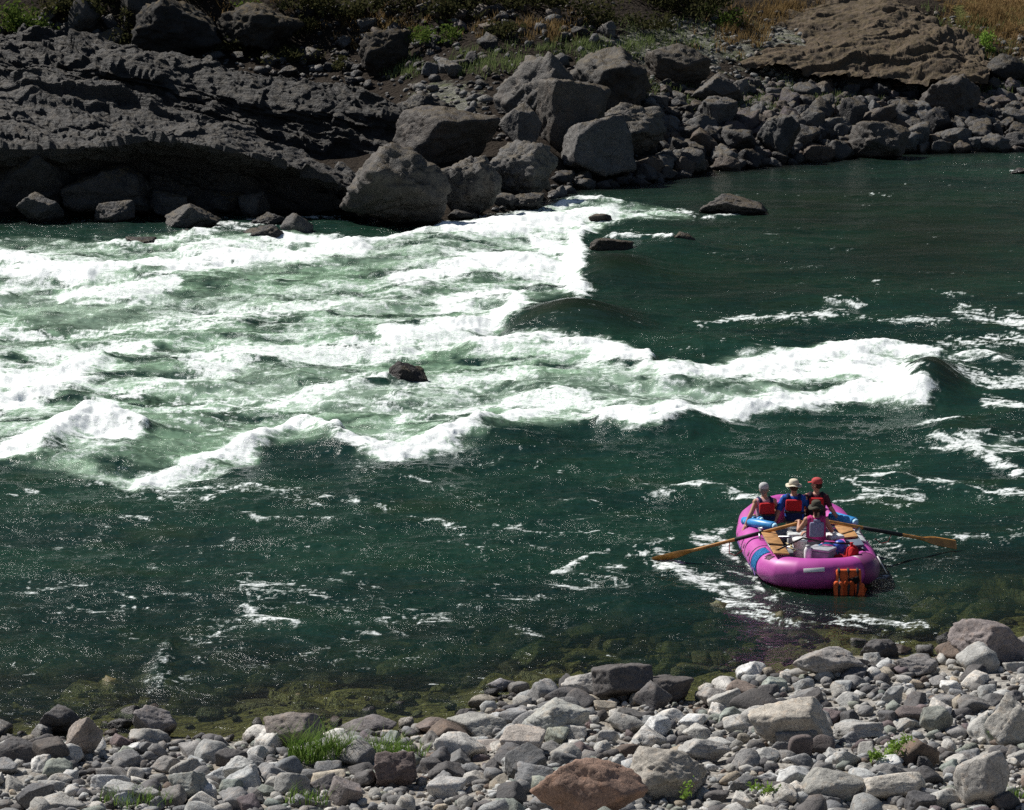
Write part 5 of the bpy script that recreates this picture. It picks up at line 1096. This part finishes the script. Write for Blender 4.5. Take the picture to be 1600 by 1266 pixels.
for i, (px, py, n, rx, rz, sz, m, l) in enumerate([(30, 48, 900, 1.3, 1.0, .11, M_SHRUB, 'bright green shrub on the slope at the upper left corner'), (392, 34, 500, .8, .7, .09, M_SHRUB, 'yellow-green shrub above the broken cliff face'), (90, 20, 700, 1.4, .8, .11, M_DARKS, 'dark olive shrub right of the bright corner shrub'),
        (620, 22, 1300, 1.8, 1.1, .11, M_DARKS, 'dark bush at the top edge above the grassy crag'), (700, 34, 700, 1.2, .8, .1, M_DARKS, 'dark low bush right of the bush above the crag'), (850, 18, 1200, 1.9, 1.0, .12, M_DARKS, 'wide dark bush at the top edge above the massive boulder'), (930, 40, 700, 1.3, .8, .1, M_DARKS, 'dark bush reaching down toward the gravel slope'),
        (1040, 14, 1300, 1.7, 1.2, .12, M_DARKS, 'dense dark bush at the top edge over the gravel slope'), (1095, 26, 800, 1.2, .8, .11, M_DARKS, 'rounded dark bush right of the dense one'), (1550, 80, 420, .55, .7, .07, M_WEED, 'bright green shrub in dry grass at upper right'), (480, 60, 500, .9, .6, .09, M_DARKS, 'dark scrub below the top edge left of the crag'),
        (760, 20, 900, 1.3, 1., .11, M_DARKS, 'dark bush between the crag and the massive boulder'), (1410, 60, 500, .8, .6, .09, M_DARKS, 'dark bush on the right shoulder of the knoll'), (540, 110, 300, .7, .4, .08, M_DARKS, 'small dark scrub between the two upper ledges'),
        (180, 8, 900, 1.2, .9, .11, M_DARKS, 'dark brush behind the grey cliff column'), (300, 2, 900, 1.4, .8, .11, M_DARKS, 'dark brush on top of the black cliff block'), (470, 20, 1000, 1.5, .9, .11, M_DARKS, 'dark brush above the scrub, right of the yellow-green shrub'), (540, 34, 800, 1.3, .8, .1, M_DARKS, 'dark brush between the broken cliff face and the crag'), (0, 90, 600, 1.0, .6, .1, M_DARKS, 'dark brush at the left edge above the ledges'), (1000, 44, 600, 1.2, .6, .1, M_DARKS, 'low dark bush on the gravel slope under the dense one'),
        (60, 66, 700, 1.3, .7, .1, M_SHRUB, 'olive shrub under the bright corner shrub, on top of the strata'), (210, 74, 600, 1.1, .5, .09, M_DARKS, 'brush at the foot of the black cliff block'), (345, 82, 700, 1.2, .6, .09, M_DARKS, 'brush between the black cliff block and the broken cliff face'),
        (450, 100, 600, 1.1, .5, .09, M_DARKS, 'brush at the foot of the broken cliff face'), (680, 70, 700, 1.2, .6, .09, M_SHRUB, 'olive bush right of the grassy crag'), (140, 34, 700, 1.1, .8, .1, M_DARKS, 'brush around the grey stacked rock'), (800, 62, 600, 1.1, .6, .09, M_DARKS, 'dark bush on the slope left of the massive dark boulder'), (1130, 40, 500, 1., .5, .09, M_SHRUB, 'olive bush at the left foot of the knoll')]):
    P = hit(px, py, True); leaves('shrub', P, n, rx, rz, sz, m, l, 'shrub', 40+i, 7)
# dry and green grass of the far slope
def far_grass(name, spots, n, h, m, label):
    V = []; F = []; k = 0; r_ = np.random.RandomState(77+n)
    for px, py, rx, ry, c in spots:
        for _ in range(c):
            u = r_.normal()*.5*rx+px; v = r_.normal()*.5*ry+py
            if v < -15: continue
            P = hit(u, v, True)
            for i in range(n):
                bx, by = P[0]+r_.normal()*.12, P[1]+r_.normal()*.12; hh = h*r_.uniform(.5, 1.2); d = r_.uniform(0, 6.28); l = hh*r_.uniform(.2, .9); w = .016
                sx, sy = -math.sin(d)*w, math.cos(d)*w
                V += [(bx-sx, by-sy, P[2]-.03), (bx+sx, by+sy, P[2]-.03), (bx+math.cos(d)*l+sx*.2, by+math.sin(d)*l+sy*.2, P[2]+hh), (bx+math.cos(d)*l-sx*.2, by+math.sin(d)*l-sy*.2, P[2]+hh)]; F.append((k, k+1, k+2, k+3)); k += 4
    return tag(link(name, mesh_np(name, V, F), m), label, 'grass', kind='stuff')
far_grass('dry_grass', [(1560, 28, 90, 50, 300), (1220, 22, 80, 20, 90), (1170, 50, 50, 24, 50), (600, 45, 140, 30, 60), (380, 40, 80, 30, 20), (840, 50, 100, 24, 50), (1140, 70, 60, 30, 20)], 14, .34, M_DRY, 'dry orange grass on the upper far slope')
far_grass('bank_grass', [(1020, 75, 100, 40, 120), (1180, 160, 120, 30, 90), (1290, 160, 60, 16, 60), (1560, 130, 60, 40, 110), (1400, 190, 120, 20, 40), (1065, 150, 50, 22, 50), (760, 100, 60, 24, 70), (640, 110, 30, 20, 40), (900, 80, 80, 24, 60), (1500, 60, 80, 40, 90)], 12, .30, M_FGR, 'green grass between the rocks of the far bank')
